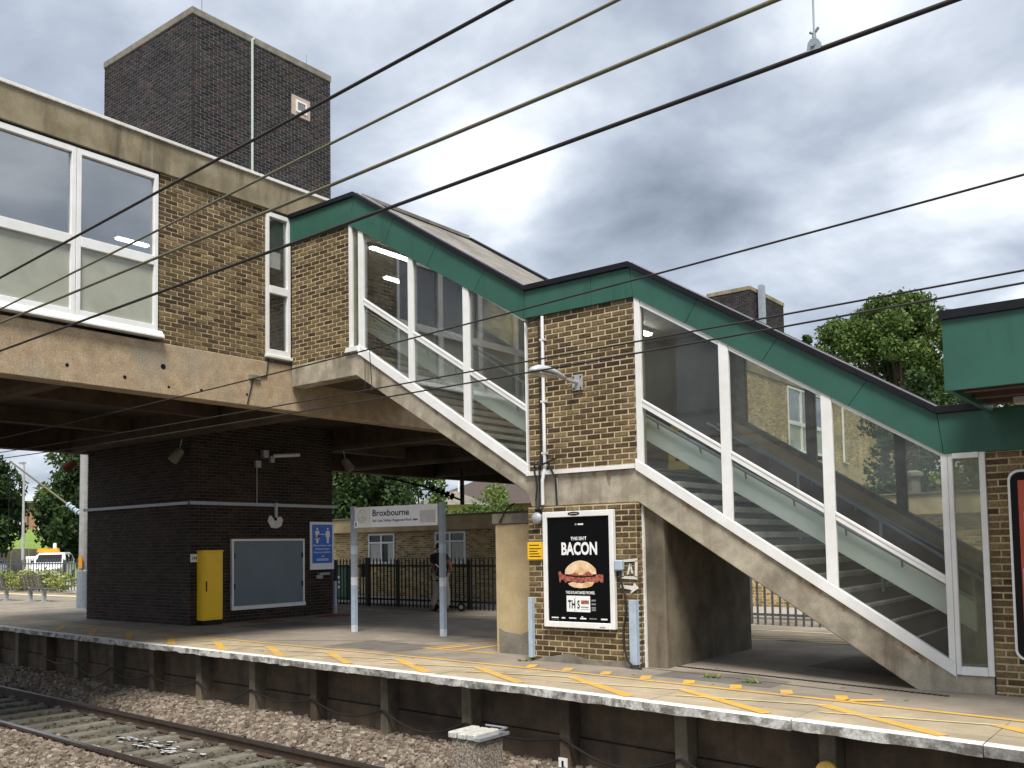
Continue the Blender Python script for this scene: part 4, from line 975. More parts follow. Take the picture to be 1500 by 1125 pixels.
vs = [p for r_ in rings for p in r_]; m.add(vs, [(i * 16 + k, i * 16 + (k + 1) % 16, (i + 1) * 16 + (k + 1) % 16, (i + 1) * 16 + k) for i in range(len(sec) - 1) for k in range(16)] + [tuple(range(16))[::-1], tuple(range(96, 112))])
m.build('head', plain('lamp_grey', (.45, .48, .52), .4), lm, smooth=True)
m = MB()
for i, (y, rx, rz, zc) in enumerate(sec[2:6]): pass
m.pZ([(6.31 - .075, -.6), (6.31 + .075, -.6), (6.31 + .095, -.8), (6.31 + .08, -1.0), (6.31 - .08, -1.0), (6.31 - .095, -.8)], 3.905, 3.94); m.build('lens', MT['lamp_lens'], lm, bevel=.01)
# beige rendered block left of the pier
bk = thing('rendered_block', 'beige rendered wall block with concrete cap beside the brick pier', 'wall block')
m = MB(); m.box(4.42, 5.52, .42, 1.55, -.1, 1.98); m.build('body', MT['render'], bk, bevel=.012)
m = MB(); m.box(4.38, 5.52, .39, 1.6, 1.985, 2.14); m.build('cap', MT['conc_grey'], bk, bevel=.01)
m = MB(); m.pY([(4.48, 0), (5.4, 0), (5.3, .12), (5.05, .36), (4.9, .30), (4.6, .33), (4.48, .38)], .412, .418); m.build('worn_patch', MT['conc_grey'], bk)
m = MB(); m.tube([(4.55, .37, 2.0), (4.7, .35, 2.2), (4.75, .5, 2.3)], .012, 6); m.build('wire', MT['black_cable'], bk)

# ================================================================== TICKET HALL WALL AND CANOPY (right edge)
rb_ = thing('platform_building', 'brown brick platform building with green canopy at the foot of the stairs', 'building')
m = MB(); m.box(11.475, 15.0, .011, 3.4, -.2, 2.55); wl2 = m.build('wall', MT['mortar_dirty'], rb_)
bricks(wl2, (11.475, .011, -.12), (1, 0, 0), 3.4, 2.67, MT['stock'], singles=300, seed=41, joint=.017, order=lambda b: b[0])
m = MB(); m.box(11.5, 15, .05, 3.4, 2.95, 3.02); m.build('roof', MT['felt'], rb_)
m = MB(); m.box(11.53, 15.2, -1.92, -1.87, 2.96, 3.60); m.build('canopy_fascia', MT['green'], rb_)
m = MB(); m.box(11.53, 11.58, -1.87, -.05, 2.96, 3.60); m.build('canopy_fascia', MT['green'], rb_)
m = MB(); m.box(11.51, 15.2, -1.95, .3, 3.602, 3.68); m.build('canopy_trim', MT['black'], rb_)
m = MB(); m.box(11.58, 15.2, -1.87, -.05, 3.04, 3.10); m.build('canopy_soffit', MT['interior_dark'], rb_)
for y in (-1.5, -1.0, -.5):
    m = MB(); m.box(11.6, 15.2, y - .05, y + .05, 2.99, 3.04); m.build('soffit_batten', MT['brown_and_backlit_board'], rb_)
m = MB(); m.box(11.9, 13.6, -.85, -.7, 2.93, 2.99); m.build('soffit_light', MT['interior'], rb_)
rs = thing('route_poster', 'rounded black framed poster with red and pale panels on the brick wall', 'poster')
def rounded(x0, x1, z0, z1, r): return [(cx + r * math.cos(a), cz + r * math.sin(a)) for cx, cz, a0 in ((x1 - r, z0 + r, -math.pi / 2), (x1 - r, z1 - r, 0), (x0 + r, z1 - r, math.pi / 2), (x0 + r, z0 + r, math.pi)) for a in np.linspace(a0, a0 + math.pi / 2, 7)]
m = MB(); m.pY(rounded(11.68, 12.95, .38, 2.34, .11), -.06, -.001); m.build('rim', MT['print_white'], rs)
m = MB(); m.pY(rounded(11.705, 12.925, .405, 2.315, .09), -.066, -.0605); m.build('border', MT['print_black'], rs)
P = PY(11.70, -.066, .40)
flat(rs, P, rect(.075, 1.15, .10, 1.83), MT['red'], 'red_field'); flat(rs, P, rect(.09, 1.14, .11, .92), MT['pale_print'], 'pale_field', .005)
flat(rs, P, [(.12, 1.5), (.3, 1.72), (.5, 1.72), (.5, 1.3), (.12, 1.2)], MT['pale_print'], 'picture_light', .005); flat(rs, P, [(.2, 1.25), (.6, 1.6), (.6, 1.2)], MT['print_grey'], 'picture_dark', .007)

# ================================================================== STATION NAME SIGN
sg = thing('station_sign', 'white Broxbourne station name sign on two banded grey posts', 'sign')
def sgn(x): return 1.77 + .075 * (x + .28)
for x in (-.28, 1.93):
    y = sgn(x)
    for z0, z1, mt_ in ((0, .14, 'postlight'), (.14, .92, 'bluegrey'), (.92, 1.08, 'postlight'), (1.08, 1.53, 'postgrey'), (1.53, 1.70, 'bluegrey'), (1.70, 2.48, 'postgrey')):
        m = MB(); m.box(x - .05, x + .05, y - .045, y + .045, z0, z1); m.build('post', MT[mt_], sg, bevel=.004)
d_ = Vector((1, .075, 0)).normalized(); nn = Vector((.075, -1, 0)).normalized()
def sbox(x0, x1, z0, z1, off, th, mat, name):
    a = Vector((x0, sgn(x0), 0)); b = Vector((x1, sgn(x1), 0)); m = MB()
    q = [a + nn * off, b + nn * off, b + nn * (off - th), a + nn * (off - th)]
    m.prism([(p.x, p.y, z0) for p in q], [(p.x, p.y, z1) for p in q]); return m.build(name, mat, sg, bevel=.003)
sbox(-.20, .19, 2.05, 2.45, .06, .03, MT['sign_cream'], 'emblem_panel')
sbox(.205, 1.87, 2.05, 2.45, .06, .03, MT['sign_white'], 'name_panel')
P = (Vector((.205, sgn(.205), 2.05)) + nn * .06, d_, Vector((0, 0, 1)), nn)
text('Broxbourne', sg, P, .07, .99, .21, .335, MT['print_black'], bold=.012)
text('for Lee Valley Regional Park', sg, P, .07, 1.06, .085, .15, MT['print_black'], bold=.006)
flat(sg, P, rect(1.08, 1.2, .115, .135), MT['print_black'], 'pictogram'); flat(sg, P, rect(1.1, 1.17, .1, .111), MT['print_grey'], 'pictogram')
flat(sg, P, rect(1.25, 1.62, .06, .29), plain('patch_grey', (.52, .52, .52), .5), 'blank_patch')
P = (Vector((-.20, sgn(-.2), 2.05)) + nn * .06, d_, Vector((0, 0, 1)), nn)
def ringprint(cu, cv, r, w_, mat, a0=0, a1=2 * math.pi, sx=1):
    n = 28; outer = [(cu + sx * (r + w_) * math.cos(a), cv + (r + w_) * math.sin(a)) for a in np.linspace(a0, a1, n)]; inner = [(cu + sx * r * math.cos(a), cv + r * math.sin(a)) for a in np.linspace(a0, a1, n)]
    for i in range(n - 1): pass
    O, U, V, Nn = P; m = MB(); vs = [O + U * a + V * b + Nn * .003 for a, b in outer + inner]
    m.add(vs, [(i, i + 1, n + i + 1, n + i) for i in range(n - 1)]); m.build('emblem_ring', mat, sg, fix=False)
ringprint(.2, .22, .125, .007, MT['print_grey'], sx=.85)
ringprint(.2, .20, .075, .006, MT['print_grey'], math.pi, 2 * math.pi); ringprint(.17, .26, .045, .006, MT['print_grey'], -.5, 2.6); ringprint(.22, .19, .03, .006, MT['print_grey']); ringprint(.17, .17, .03, .005, MT['print_grey'], .3, 3.3); ringprint(.25, .17, .03, .005, MT['print_grey'], 0, 3.0)
flat(sg, P, rect(-.01, .085, .0, .13), MT['print_white'], 'number_tab', .004); text('0', sg, P, .01, .06, .02, .105, MT['print_black'], off=.005, bold=.03)

# ================================================================== PALISADE FENCES
def pale_mesh(h, mat, w_=.045):
    m = MB()
    prof = [(-w_ / 2, 0), (-w_ / 2, h - .07), (-w_ * .15, h), (w_ * .15, h), (w_ / 2, h - .07), (w_ / 2, 0)]
    m.pY(prof, -.012, .0); m.box(-.006, .006, -.022, -.012, 0, h - .08)
    return m.mesh('pale', mat)
def fence(name, label, A, B, h, spacing, mat, z=0.0, rail_z=(.18, None), posts=2.75, limit=300):
    f = thing(name, label, 'fence'); A, B = Vector((*A, z)), Vector((*B, z)); L = (B - A).length; d = (B - A) / L; ang = math.atan2(d.y, d.x)
    me = pale_mesh(h, mat); n = int(L / spacing); nrm = Vector((-d.y, d.x, 0))
    for k in range(min(n, limit)):
        o = link('pale', me, f); o.location = A + d * (spacing * (k + .5)); o.rotation_euler.z = ang
    for zz_ in (.2, h - .22):
        m = MB(); q = [A + nrm * .004, B + nrm * .004, B + nrm * .05, A + nrm * .05]
        m.prism([(p.x, p.y, z + zz_ - .025) for p in q], [(p.x, p.y, z + zz_ + .025) for p in q]); m.build('rail', mat, f)
    k = 0
    while k * posts <= L:
        c = A + d * (k * posts) + nrm * .1; m = MB(); m.box(c.x - .03, c.x + .03, c.y - .05, c.y + .05, z, z + h - .05); m.build('post', mat, f); k += 1
    return f
fence('palisade_fence', 'black palisade fence along the back of the platform beside the walking person', (-10.6, 7.86), (-.9, 7.55), 1.36, .146, MT['fence'])
fence('palisade_fence', 'grey palisade fence visible under the lower stair flight', (3.0, 7.0), (9.0, 6.58), 1.5, .16, MT['fence_grey'])
fence('palisade_fence', 'weathered grey palisade fence behind the far platform benches', (-44, 5.5), (-24.5, 10.5), 1.42, .17, MT['fence_grey'])
gp = thing('gate_post', 'dark steel gate post with lock box in the black palisade fence', 'gate post')
m = MB(); m.box(-6.13, -6.02, 7.50, 7.62, 0, 1.38); m.build('post', MT['fence'], gp); m = MB(); m.box(-6.32, -6.14, 7.52, 7.6, .82, 1.2); m.build('lock_box', MT['black'], gp)

# ================================================================== LOW FLAT-ROOFED BUILDING behind the fence
lb = thing('flat_roofed_building', 'low yellow brick building with concrete flat roof behind the palisade fence', 'building')
m = MB(); m.box(-19, 13, 12.03, 18, -.1, 2.2); m.build('wall_core', MT['pale_mortar'], lb)
bricks(lb, (2.5, 12.03, -.03), (1, 0, 0), 7, 2.23, MT['pale_stock'], singles=0, seed=55, joint=.016)
bricks(lb, (-14, 12.03, -.03), (1, 0, 0), 11.5, 2.23, MT['pale_stock'], singles=0, seed=51, joint=.016, holes=((3.22, 4.52, 1.1, 2.2), (6.42, 7.76, 1.1, 2.2)))
m = MB(); m.box(-19.2, 13.2, 11.8, 18.2, 2.2, 2.68); m.build('roof_fascia', MT['render'], lb, bevel=.02)
m = MB(); m.box(-19.25, 13.25, 11.75, 18.2, 2.682, 2.72); m.lathe((7.4, 13, 2.7), [(.16, 0), (.16, .45), (.24, .48), (.24, .56), (.1, .62)], 12); m.build('roof_edge', MT['conc_grey'], lb)
for x0, x1 in ((-10.78, -9.48), (-7.58, -6.24)):
    wd = link('window', None, lb); z0, z1 = 1.10, 2.15; f = MB(); xm = (x0 + x1) / 2
    for b in ((x0, x0 + .06, z0, z1), (x1 - .06, x1, z0, z1), (xm - .035, xm + .035, z0, z1), (x0 + .06, xm - .035, z0, z0 + .06), (xm + .035, x1 - .06, z0, z0 + .06), (x0 + .06, xm - .035, z1 - .06, z1), (xm + .035, x1 - .06, z1 - .06, z1), (x0 + .06, xm - .035, 1.80, 1.86), (xm + .035, x1 - .06, 1.80, 1.86)):
        f.box(b[0], b[1], 11.98, 12.05, b[2], b[3])
    f.build('frame', MT['white'], wd)
    g = MB(); g.box(x0 + .05, x1 - .05, 12.022, 12.026, z0 + .05, z1 - .05); g.build('pane', MT['carglass'], wd)
    for a, b in ((x0 + .08, xm - .06), (xm + .3 if x0 < -8 else xm + .06, x1 - .08)):
        g = MB(); n = 9
        for k in range(n): g.box(a + (b - a) * k / n, a + (b - a) * (k + .8) / n, 12.016, 12.021, z0 + .06, 1.79)
        g.build('curtain', MT['curtain'], wd)
gb = thing('green_cabinet', 'green street cabinet with white tags behind the fence beside the pillar', 'cabinet')
m = MB(); m.box(-11.0, -9.5, 9.8, 10.3, -.03, 1.05); m.build('body', MT['greenbox'], gb, bevel=.02); m = MB(); m.box(-11.05, -9.45, 9.76, 10.34, 1.05, 1.1); m.build('lid', MT['greenbox'], gb)
for k in range(3): flat(gb, PY(-9.95, 9.8, .3), rect(.05 + .02 * (k % 2), .13, .05 + .16 * k, .13 + .16 * k), MT['print_white'], 'tag')

# second lift tower at the far end of the bridge
t2 = thing('lift_tower', 'distant dark brick lift tower with metal flue above the lower stair roof', 'tower')
m = MB(); m.box(-7.04, -4.78, 31.96, 36.3, 4, 14.1); m.build('core', MT['dark_mortar'], t2)
bricks(t2, (-7.05, 31.96, 8), (1, 0, 0), 2.28, 6.1, MT['dark'], singles=0, seed=53, depth=.01, joint=.012)
bricks(t2, (-4.78, 31.95, 8), (0, 1, 0), 4.35, 6.1, MT['dark'], singles=0, seed=54, depth=.01, joint=.012)
m = MB(); m.box(-7.08, -4.74, 31.92, 36.35, 14.1, 14.28); m.build('coping', MT['conc_fascia'], t2)
m = MB(); m.box(-4.66, -4.42, 32.7, 33.05, 8.2, 14.45); m.build('flue', MT['postgrey'], t2)

# ================================================================== VEGETATION
def leaf_cloud(name, clumps, per, size, mat, parent, seed=0, flatten=1.0, fill=.72):
    """clumps: list of (x, y, z, r); small leaf quads spread through each clump, denser near its skin"""
    g = np.random.default_rng(seed); V = []
    for (x, y, z, r) in clumps:
        n = int(per * r * r) + 8
        d = g.normal(size=(n, 3)); d /= np.linalg.norm(d, axis=1)[:, None]
        rad = r * (fill + (1 - fill) * g.random(n)) ** 1.0 * g.uniform(.75, 1.08, n); rad[g.random(n) < .3] *= g.uniform(.3, 1)
        c = np.array((x, y, z)) + d * rad[:, None] * (1, 1, flatten)
        s = size * g.uniform(.6, 1.35, n)
        a = g.normal(size=(n, 3)); a += d * .3; a /= np.linalg.norm(a, axis=1)[:, None]
        b = np.cross(a, g.normal(size=(n, 3))); b /= np.linalg.norm(b, axis=1)[:, None]; cc = np.cross(a, b)
        V.append(np.stack([c - b * s[:, None], c - cc * s[:, None] * .55, c + b * s[:, None], c + cc * s[:, None] * .55], 1))
    V = np.concatenate(V); n = len(V)
    me = bpy.data.meshes.new(name); me.from_pydata(V.reshape(-1, 3).tolist(), [], np.arange(n * 4).reshape(n, 4).tolist()); me.materials.append(mat); me.update()
    return link(name, me, parent)
def tree(label, base, H, R, mat, seed, per=240, leaf=.17, clumps=46, trunk_h=.32, group=None, cs=1.0):
    g = random.Random(seed); t = thing('tree', label, 'tree', group); bx, by, bz = base
    m = MB(); th = H * .62
    m.tube([(bx, by, bz), (bx + .1, by, bz + th * .5), (bx - .05, by + .1, bz + th)], [H * .028, H * .02, H * .009], 9)
    cl = []
    for k in range(clumps):
        a = g.uniform(0, 6.283); e = g.uniform(0, 1); rr_ = R * math.sqrt(g.uniform(.05, 1))
        zc = bz + H * trunk_h + (H * (1 - trunk_h)) * e
        prof = math.sin(math.pi * min(1, .12 + .86 * e)) ** .7
        x, y = bx + rr_ * prof * math.cos(a), by + rr_ * prof * math.sin(a)
        r = R * g.uniform(.17, .34) * cs; cl.append((x, y, zc - r * .4, r))
        if k % 4 == 0: m.tube([(bx, by, bz + th * g.uniform(.45, .9)), ((bx + x) / 2, (by + y) / 2, (bz + th * .6 + zc) / 2), (x, y, zc)], [H * .010, H * .007, H * .003], 6)
    m.build('trunk', MT['trunk'], t)
    leaf_cloud('crown', cl, per, leaf, mat, t, seed)
    return t
tree('large green tree rising behind the lower stair roof and canopy', (-3.3, 52, 3), 14.4, 7.8, MT['leaf'], 1, per=520, leaf=.13, clumps=210, trunk_h=.08, cs=.5)
tree('small bushy tree behind the flat roof seen through the last stair window', (5.0, 22.5, 2.4), 5.0, 2.0, MT['leaf_dark'], 2, per=500, leaf=.1, clumps=30, trunk_h=.1)
tree('slim green tree top just left of the large tree behind the stair roof', (-8.4, 49, 3), 12.2, 1.5, MT['leaf'], 12, per=420, leaf=.2, clumps=24)
tree('dark green tree standing behind the flat roofed building beside the pillar', (-21.5, 21, 0), 7.6, 3.4, MT['leaf_dark'], 3, per=420, leaf=.13, clumps=60, trunk_h=.1)
tree('rounded green tree behind the flat roofed building nearer the station sign', (-19.6, 24, 0), 6.5, 2.3, MT['leaf'], 4, per=460, leaf=.12, clumps=44, trunk_h=.1)
tree('pale feathery shrub tree beside the brown hipped roof', (-22.5, 33.5, 0), 5.6, 1.9, MT['leaf_light'], 5, per=320, leaf=.11, clumps=26, trunk_h=.2)
tree('dark conifer like tree at the edge of the car park beyond the mast', (-47.5, 22.5, 0), 9.6, 4.2, MT['leaf_dark'], 6, per=360, leaf=.18, clumps=80, trunk_h=.12)
tree('broad leafy tree over the brick houses at the far left opening', (-50.5, 15.0, 0), 8.2, 3.0, MT['leaf_dark'], 7, per=360, leaf=.17, clumps=60, trunk_h=.32)
tree('tall green tree above the brick terrace behind the mast', (-57, 27.5, 1.5), 10.5, 4.6, MT['leaf'], 8, per=300, leaf=.19, clumps=70, trunk_h=.2)
def bush(label, clumps, mat, seed, per=700, leaf=.07, group=None):
    b = thing('bush', label, 'bush', group); leaf_cloud('foliage', clumps, per, leaf, mat, b, seed, .9)
    m = MB()
    for (x, y, z, r) in clumps[::2]: m.tube([(x, y, max(z - r - .3, -.03)), (x, y, z)], .02, 5)
    m.build('stems', MT['trunk'], b); return b
g_ = random.Random(9)
bush('yellow flowering scrub behind the platform bench', [(-27.5 + g_.uniform(-2.2, 2.2), 8.9 + g_.uniform(-.7, .7), .45 + g_.uniform(-.2, .3), g_.uniform(.3, .55)) for _ in range(18)], MT['flower'], 21)
bush('pale green scrub in front of the fence at the frame edge', [(-31.5 + g_.uniform(-1.6, 1.6), 8.7 + g_.uniform(-.5, .5), .4 + g_.uniform(-.2, .3), g_.uniform(.3, .5)) for _ in range(14)], MT['leaf_light'], 22)
bush('leafy green bush beside the mast at the platform back', [(-22.8 + g_.uniform(-.9, .9), 8.6 + g_.uniform(-.4, .4), .4 + g_.uniform(-.2, .3), g_.uniform(.25, .45)) for _ in range(12)], MT['leaf'], 23)
bush('low hedge on the bank above the flat roofed building', [(-14.5 + .55 * k, 21.5 + g_.uniform(-.5, .5), 2.95 + g_.uniform(-.1, .2), g_.uniform(.35, .55)) for k in range(20)], MT['leaf'], 24, per=500)
bush('bushy shrub in front of the brown hipped roof', [(-16 + g_.uniform(-1.2, 1.2), 24.5 + g_.uniform(-.6, .6), 3.3 + g_.uniform(-.3, .4), g_.uniform(.35, .6)) for _ in range(14)], MT['leaf'], 25, per=460)
bush('small yellow green shrub on the flat roof edge seen through glass', [(8.2 + g_.uniform(-.3, .3), 12.6 + g_.uniform(-.2, .2), 2.75 + g_.uniform(-.2, .4), g_.uniform(.15, .3)) for _ in range(10)], MT['leaf_light'], 26)
m = MB()
for (x, y) in ((8.38, -.35), (8.95, -.5), (8.45, -.33), (9.02, -.47), (5.42, -.2)):
    for k in range(26):
        a = g_.uniform(0, 6.28); L = g_.uniform(.03, .12); c = Vector((x + g_.gauss(0, .05), y + g_.gauss(0, .025), .004)); d = Vector((math.cos(a), math.sin(a), 0))
        s_ = Vector((-d.y, d.x, 0)) * .010; e_ = c + d * L + Vector((0, 0, L * g_.uniform(.2, .7))); m.add([c - s_, c + s_, e_], [(0, 1, 2)])
tag(stuff(m.build('weeds', MT['leaf_light'], fix=False)), 'yellow green weeds sprouting from the platform joint', 'weeds')
# grass bank behind the low building and the one at the far left
def bank(pts, name, label):
    m = MB(); m.add([p for p in pts], [(0, 1, 2, 3)]); o = struct(m.build(name, MT['grass'], fix=False)); return o
bank([(-60, 18.6, -.02), (12, 18.6, -.02), (12, 23, 3.0), (-60, 23, 3.0)], 'grass_bank', '')
bank([(-60, 23, 3.0), (12, 23, 3.0), (12, 60, 3.0), (-60, 60, 3.0)], 'upper_lawn', '')
def quadbank(A, B, z0, z1, D, name):
    A, B = Vector(A), Vector(B); d = (B - A).normalized(); n = Vector((-d.y, d.x)); C_, D_ = B + n * D, A + n * D
    m = MB(); m.add([(A.x, A.y, z0), (B.x, B.y, z0), (C_.x, C_.y, z1), (D_.x, D_.y, z1)], [(0, 1, 2, 3)]); return struct(m.build(name, MT['grass'], fix=False))
quadbank((-66, 14), (-42, 34), .9, 3.7, 9, 'grass_bank')
quadbank((-72, 20.7), (-48, 40.7), 3.68, 3.8, 40, 'upper_lawn')
m = MB()
gg = np.random.default_rng(4)
for k in range(3500):
    x, y = gg.uniform(-16.5, -3), gg.uniform(20.6, 23.0); z = (y - 18.6) / 4.4 * 3.0; h = gg.uniform(.12, .38); a = gg.uniform(0, 6.28)
    m.v += [(x - .02 * math.cos(a), y - .02 * math.sin(a), z), (x + .02 * math.cos(a), y + .02 * math.sin(a), z), (x + gg.normal(0, .08), y + gg.normal(0, .08), z + h)]; m.f.append((len(m.v) - 3, len(m.v) - 2, len(m.v) - 1)); m.m.append(0)
tag(stuff(m.build('long_grass', MT['leaf_light'], fix=False)), 'long pale grass on the bank above the flat roof', 'grass')

# ================================================================== HOUSES
def hip_house(label, c, w_, d, zb, zw, zr, roofmat, wallmat, ang, chimney=True, wins=()):
    h = thing('house', label, 'house'); h.location = c; h.rotation_euler.z = ang
    m = MB(); m.box(-w_ / 2, w_ / 2, -d / 2, d / 2, zb, zw); m.build('wall', wallmat, h)
    e = .45; r = max(w_ - d, .4) / 2
    m = MB(); m.add([(-w_ / 2 - e, -d / 2 - e, zw), (w_ / 2 + e, -d / 2 - e, zw), (w_ / 2 + e, d / 2 + e, zw), (-w_ / 2 - e, d / 2 + e, zw), (-r, 0, zr), (r, 0, zr)], [(0, 1, 5, 4), (1, 2, 5), (2, 3, 4, 5), (3, 0, 4), (3, 2, 1, 0)]); ro = m.build('roof', roofmat, h)
    if chimney:
        m = MB(); m.box(r + .4, r + 1.1, -.3, .5, zw + .3, zr + 1.0); m.build('chimney', MT['rooftile'], ro)
    for (x0, x1, z0, z1) in wins:
        m = MB(); m.box(x0, x1, -d / 2 - .06, -d / 2 + .02, z0, z1); f = m.build('window', MT['white'], h)
        n = max(1, int((x1 - x0) / .75))
        for k in range(n):
            g = MB(); a = x0 + (x1 - x0) * k / n; b = x0 + (x1 - x0) * (k + 1) / n; g.box(a + .08, b - .08, -d / 2 - .075, -d / 2 - .06, z0 + .08, z1 - .08); g.build('pane', MT['carglass'], f)
    return h
hip_house('house with brown hipped tile roof and chimney above the hedge', (-26.5, 38.5, 0), 9.0, 6.0, 2.8, 4.35, 6.2, MT['rooftile'], MT['red_far'], .25, True)
hip_house('house with pinkish red hipped roof and white window beyond the bank', (-31.5, 50.5, 0), 5.4, 5.2, 2.8, 5.35, 7.0, MT['roofred'], MT['red_far'], .55, False, ((-.3, 2.3, 3.8, 5.05),))
hip_house('pale gabled outhouse roof behind the trees near the sign', (-23.6, 31, 0), 2.8, 2.6, 2.2, 4.1, 5.0, MT['conc_grey'], MT['pale_mortar'], .3, False)
tr = thing('brick_terrace', 'orange brick terrace of houses with white windows above the far grass bank', 'house')
tr.location = (-66.5, 29.5, 0); tr.rotation_euler.z = math.radians(40)
m = MB(); m.box(-13, 14, 0, 8, 3.5, 6.1); m.build('wall', MT['red_far'], tr)
m = MB(); m.pX([(-.3, 6.1), (8.3, 6.1), (4, 6.5)], -13.3, 14.3); m.build('roof', MT['rooftile'], tr)
for x0, x1, z0, z1 in ((-6.4, -4.6, 3.9, 5.3), (-3.1, -1.5, 3.75, 5.4), (2.4, 4.6, 4.0, 5.2), (6.5, 8.3, 3.9, 5.3)):
    m = MB(); m.box(x0, x1, -.08, .02, z0, z1); f = m.build('window', MT['white'], tr)
    for k in range(3):
        g = MB(); a = x0 + (x1 - x0) * k / 3; b = x0 + (x1 - x0) * (k + 1) / 3; g.box(a + .07, b - .07, -.10, -.08, z0 + .1, z1 - .1); g.build('pane', MT['carglass'], f)
for x in (-4.0, -.6):
    m = MB(); m.tube([(x, -.06, 3.6), (x, -.06, 6)], .06, 6); m.build('downpipe', MT['fence_grey'], tr)
fw_ = thing('car_park_wall', 'long grey timber fence behind the parked cars', 'fence')
A, B = Vector((-60, 13.2)), Vector((-38, 31.5)); d = (B - A).normalized(); L = (B - A).length
for k in range(24):
    a, b = A + d * (L * k / 24 + .03), A + d * (L * (k + 1) / 24 - .03); n = Vector((-d.y, d.x)) * .08
    m = MB(); m.pZ([tuple(a), tuple(b), tuple(b + n), tuple(a + n)], -.03, 2.0 + .03 * (k % 2)); m.build('fence_board', MT['conc_grey'], fw_)

# ================================================================== CARS
def car(label, loc, ang, paint):
    c = thing('parked_car', label, 'car'); c.location = loc; c.rotation_euler.z = ang
    prof = [(-2.15, .35), (-2.2, .8), (-2.1, 1.05), (-1.9, 1.12), (-1.65, 1.62), (-1.2, 1.72), (.35, 1.70), (.65, 1.6), (1.15, 1.12), (1.95, .98), (2.2, .8), (2.2, .4), (1.9, .3), (-1.9, .3)]
    m = MB(); n = len(prof); ys_ = (-.88, -.80, .80, .88)
    def ring(y, inset): return [(x * (1 - inset * .02), y * (1 - (.14 if z > 1.15 else 0)), z) for x, z in prof]
    m.prism([(x, -.86 + (.13 if z > 1.15 else 0), z) for x, z in prof], [(x, .86 - (.13 if z > 1.15 else 0), z) for x, z in prof]); m.build('body', paint, c, bevel=.05)
    for s in (-1, 1):
        for a, b in ((-1.45, -.45), (-.38, .62)):
            g = MB(); g.prism([(a, s * .835, 1.17), (b + .25, s * .835, 1.17), (b, s * .75, 1.58), (a + .1, s * .75, 1.58)], [(a, s * .855, 1.17), (b + .25, s * .855, 1.17), (b, s * .77, 1.58), (a + .1, s * .77, 1.58)]); g.build('side_window', MT['carglass'], c)
        for x in (-1.35, 1.4):
            g = MB(); g.tube([(x, s * .72, .33), (x, s * .9, .33)], .33, 16); w2 = g.build('wheel', MT['tyre'], c)
            g = MB(); g.tube([(x, s * .9, .33), (x, s * .915, .33)], .2, 12); g.build('rim', MT['galv'], w2)
        g = MB(); g.box(.72, .86, s * .88 - (.1 if s < 0 else 0), s * .88 + (.1 if s > 0 else 0), 1.12, 1.26); g.build('mirror', MT['black'], c)
        g = MB(); g.box(-2.215, -2.19, s * .66 - .12, s * .66 + .12, .82, 1.0); g.build('tail_light', MT['red'], c)
        g = MB(); g.box(2.19, 2.215, s * .62 - .16, s * .62 + .16, .68, .82); g.build('headlight', MT['print_white'], c)
    g = MB(); g.prism([(-1.93, -.68, 1.14), (-1.93, .68, 1.14), (-1.70, .62, 1.58), (-1.70, -.62, 1.58)], [(-1.95, -.68, 1.15), (-1.95, .68, 1.15), (-1.72, .62, 1.59), (-1.72, -.62, 1.59)]); g.build('rear_window', MT['carglass'], c)
    g = MB(); g.prism([(1.12, -.68, 1.16), (1.12, .68, 1.16), (.68, .62, 1.58), (.68, -.62, 1.58)], [(1.15, -.68, 1.17), (1.15, .68, 1.17), (.71, .62, 1.59), (.71, -.62, 1.59)]); g.build('windscreen', MT['carglass'], c)
    return c
car('white estate car parked beyond the far fence under the trees', (-42.2, 16.0, .0), math.radians(-37), MT['carwhite'])
car('pale blue and white car at the frame edge beyond the far fence', (-43.8, 12.6, .0), math.radians(140), MT['carblue'])
lbx = thing('beacon_bar', 'orange roof beacon bar on the white car', 'beacon')
m = MB(); m.prism([(-42.75, 15.3, 1.73), (-41.75, 16.1, 1.73), (-41.85, 16.25, 1.73), (-42.85, 15.45, 1.73)], [(-42.7, 15.33, 1.95), (-41.8, 16.07, 1.95), (-41.88, 16.2, 1.95), (-42.8, 15.42, 1.95)]); m.build('lens', MT['orange'], lbx); m = MB(); m.lathe((-42.0, 16.0, 1.95), [(.1, 0), (.1, .28), (.05, .32)], 10); m.build('lamp', MT['print_white'], lbx)
vb = thing('utility_box', 'white box unit standing beside the white parked car', 'box'); m = MB(); m.box(-46.2, -44.9, 16.2, 17.0, -.03, 1.5); m.build('body', MT['print_white'], vb, bevel=.04)

# ================================================================== FAR PLATFORM FURNITURE
def bench(x, y, label):
    b = thing('platform_bench', label, 'bench'); b.location = (x, y, 0)
    for lx in (-.5, .5):
        m = MB(); m.box(lx - .06, lx + .06, -.05, .06, 0, .4); m.box(lx - .16, lx + .16, -.13, .14, 0, .025); m.build('leg', MT['galv'], b)
        m = MB(); m.tube([(lx, .02, .36), (lx, -.15, .5), (lx, -.24, .92)], .022, 6); m.tube([(lx, .0, .38), (lx, .42, .42)], .022, 6); m.build('bracket', MT['galv'], b)
    for k in range(4):
        m = MB(); z = .50 + .115 * k; yb2 = -.16 - .025 * k; m.box(-.78, .78, yb2 - .012, yb2 + .012, z, z + .075); m.build('back_slat', MT['bench'], b)
    for k in range(6):
        m = MB(); lx = -.75 + .3 * k; m.prism([(lx - .03, -.17, .48), (lx + .03, -.17, .48), (lx + .03, -.15, .48), (lx - .03, -.15, .48)], [(lx - .03, -.265, .93), (lx + .03, -.265, .93), (lx + .03, -.245, .93), (lx - .03, -.245, .93)]); m.build('back_strut', MT['bench'], b)
    for k in range(5):
        m = MB(); m.box(-.78, .78, -.08 + .11 * k, .0 + .11 * k, .42, .445); m.build('seat_slat', MT['bench'], b)
    return b
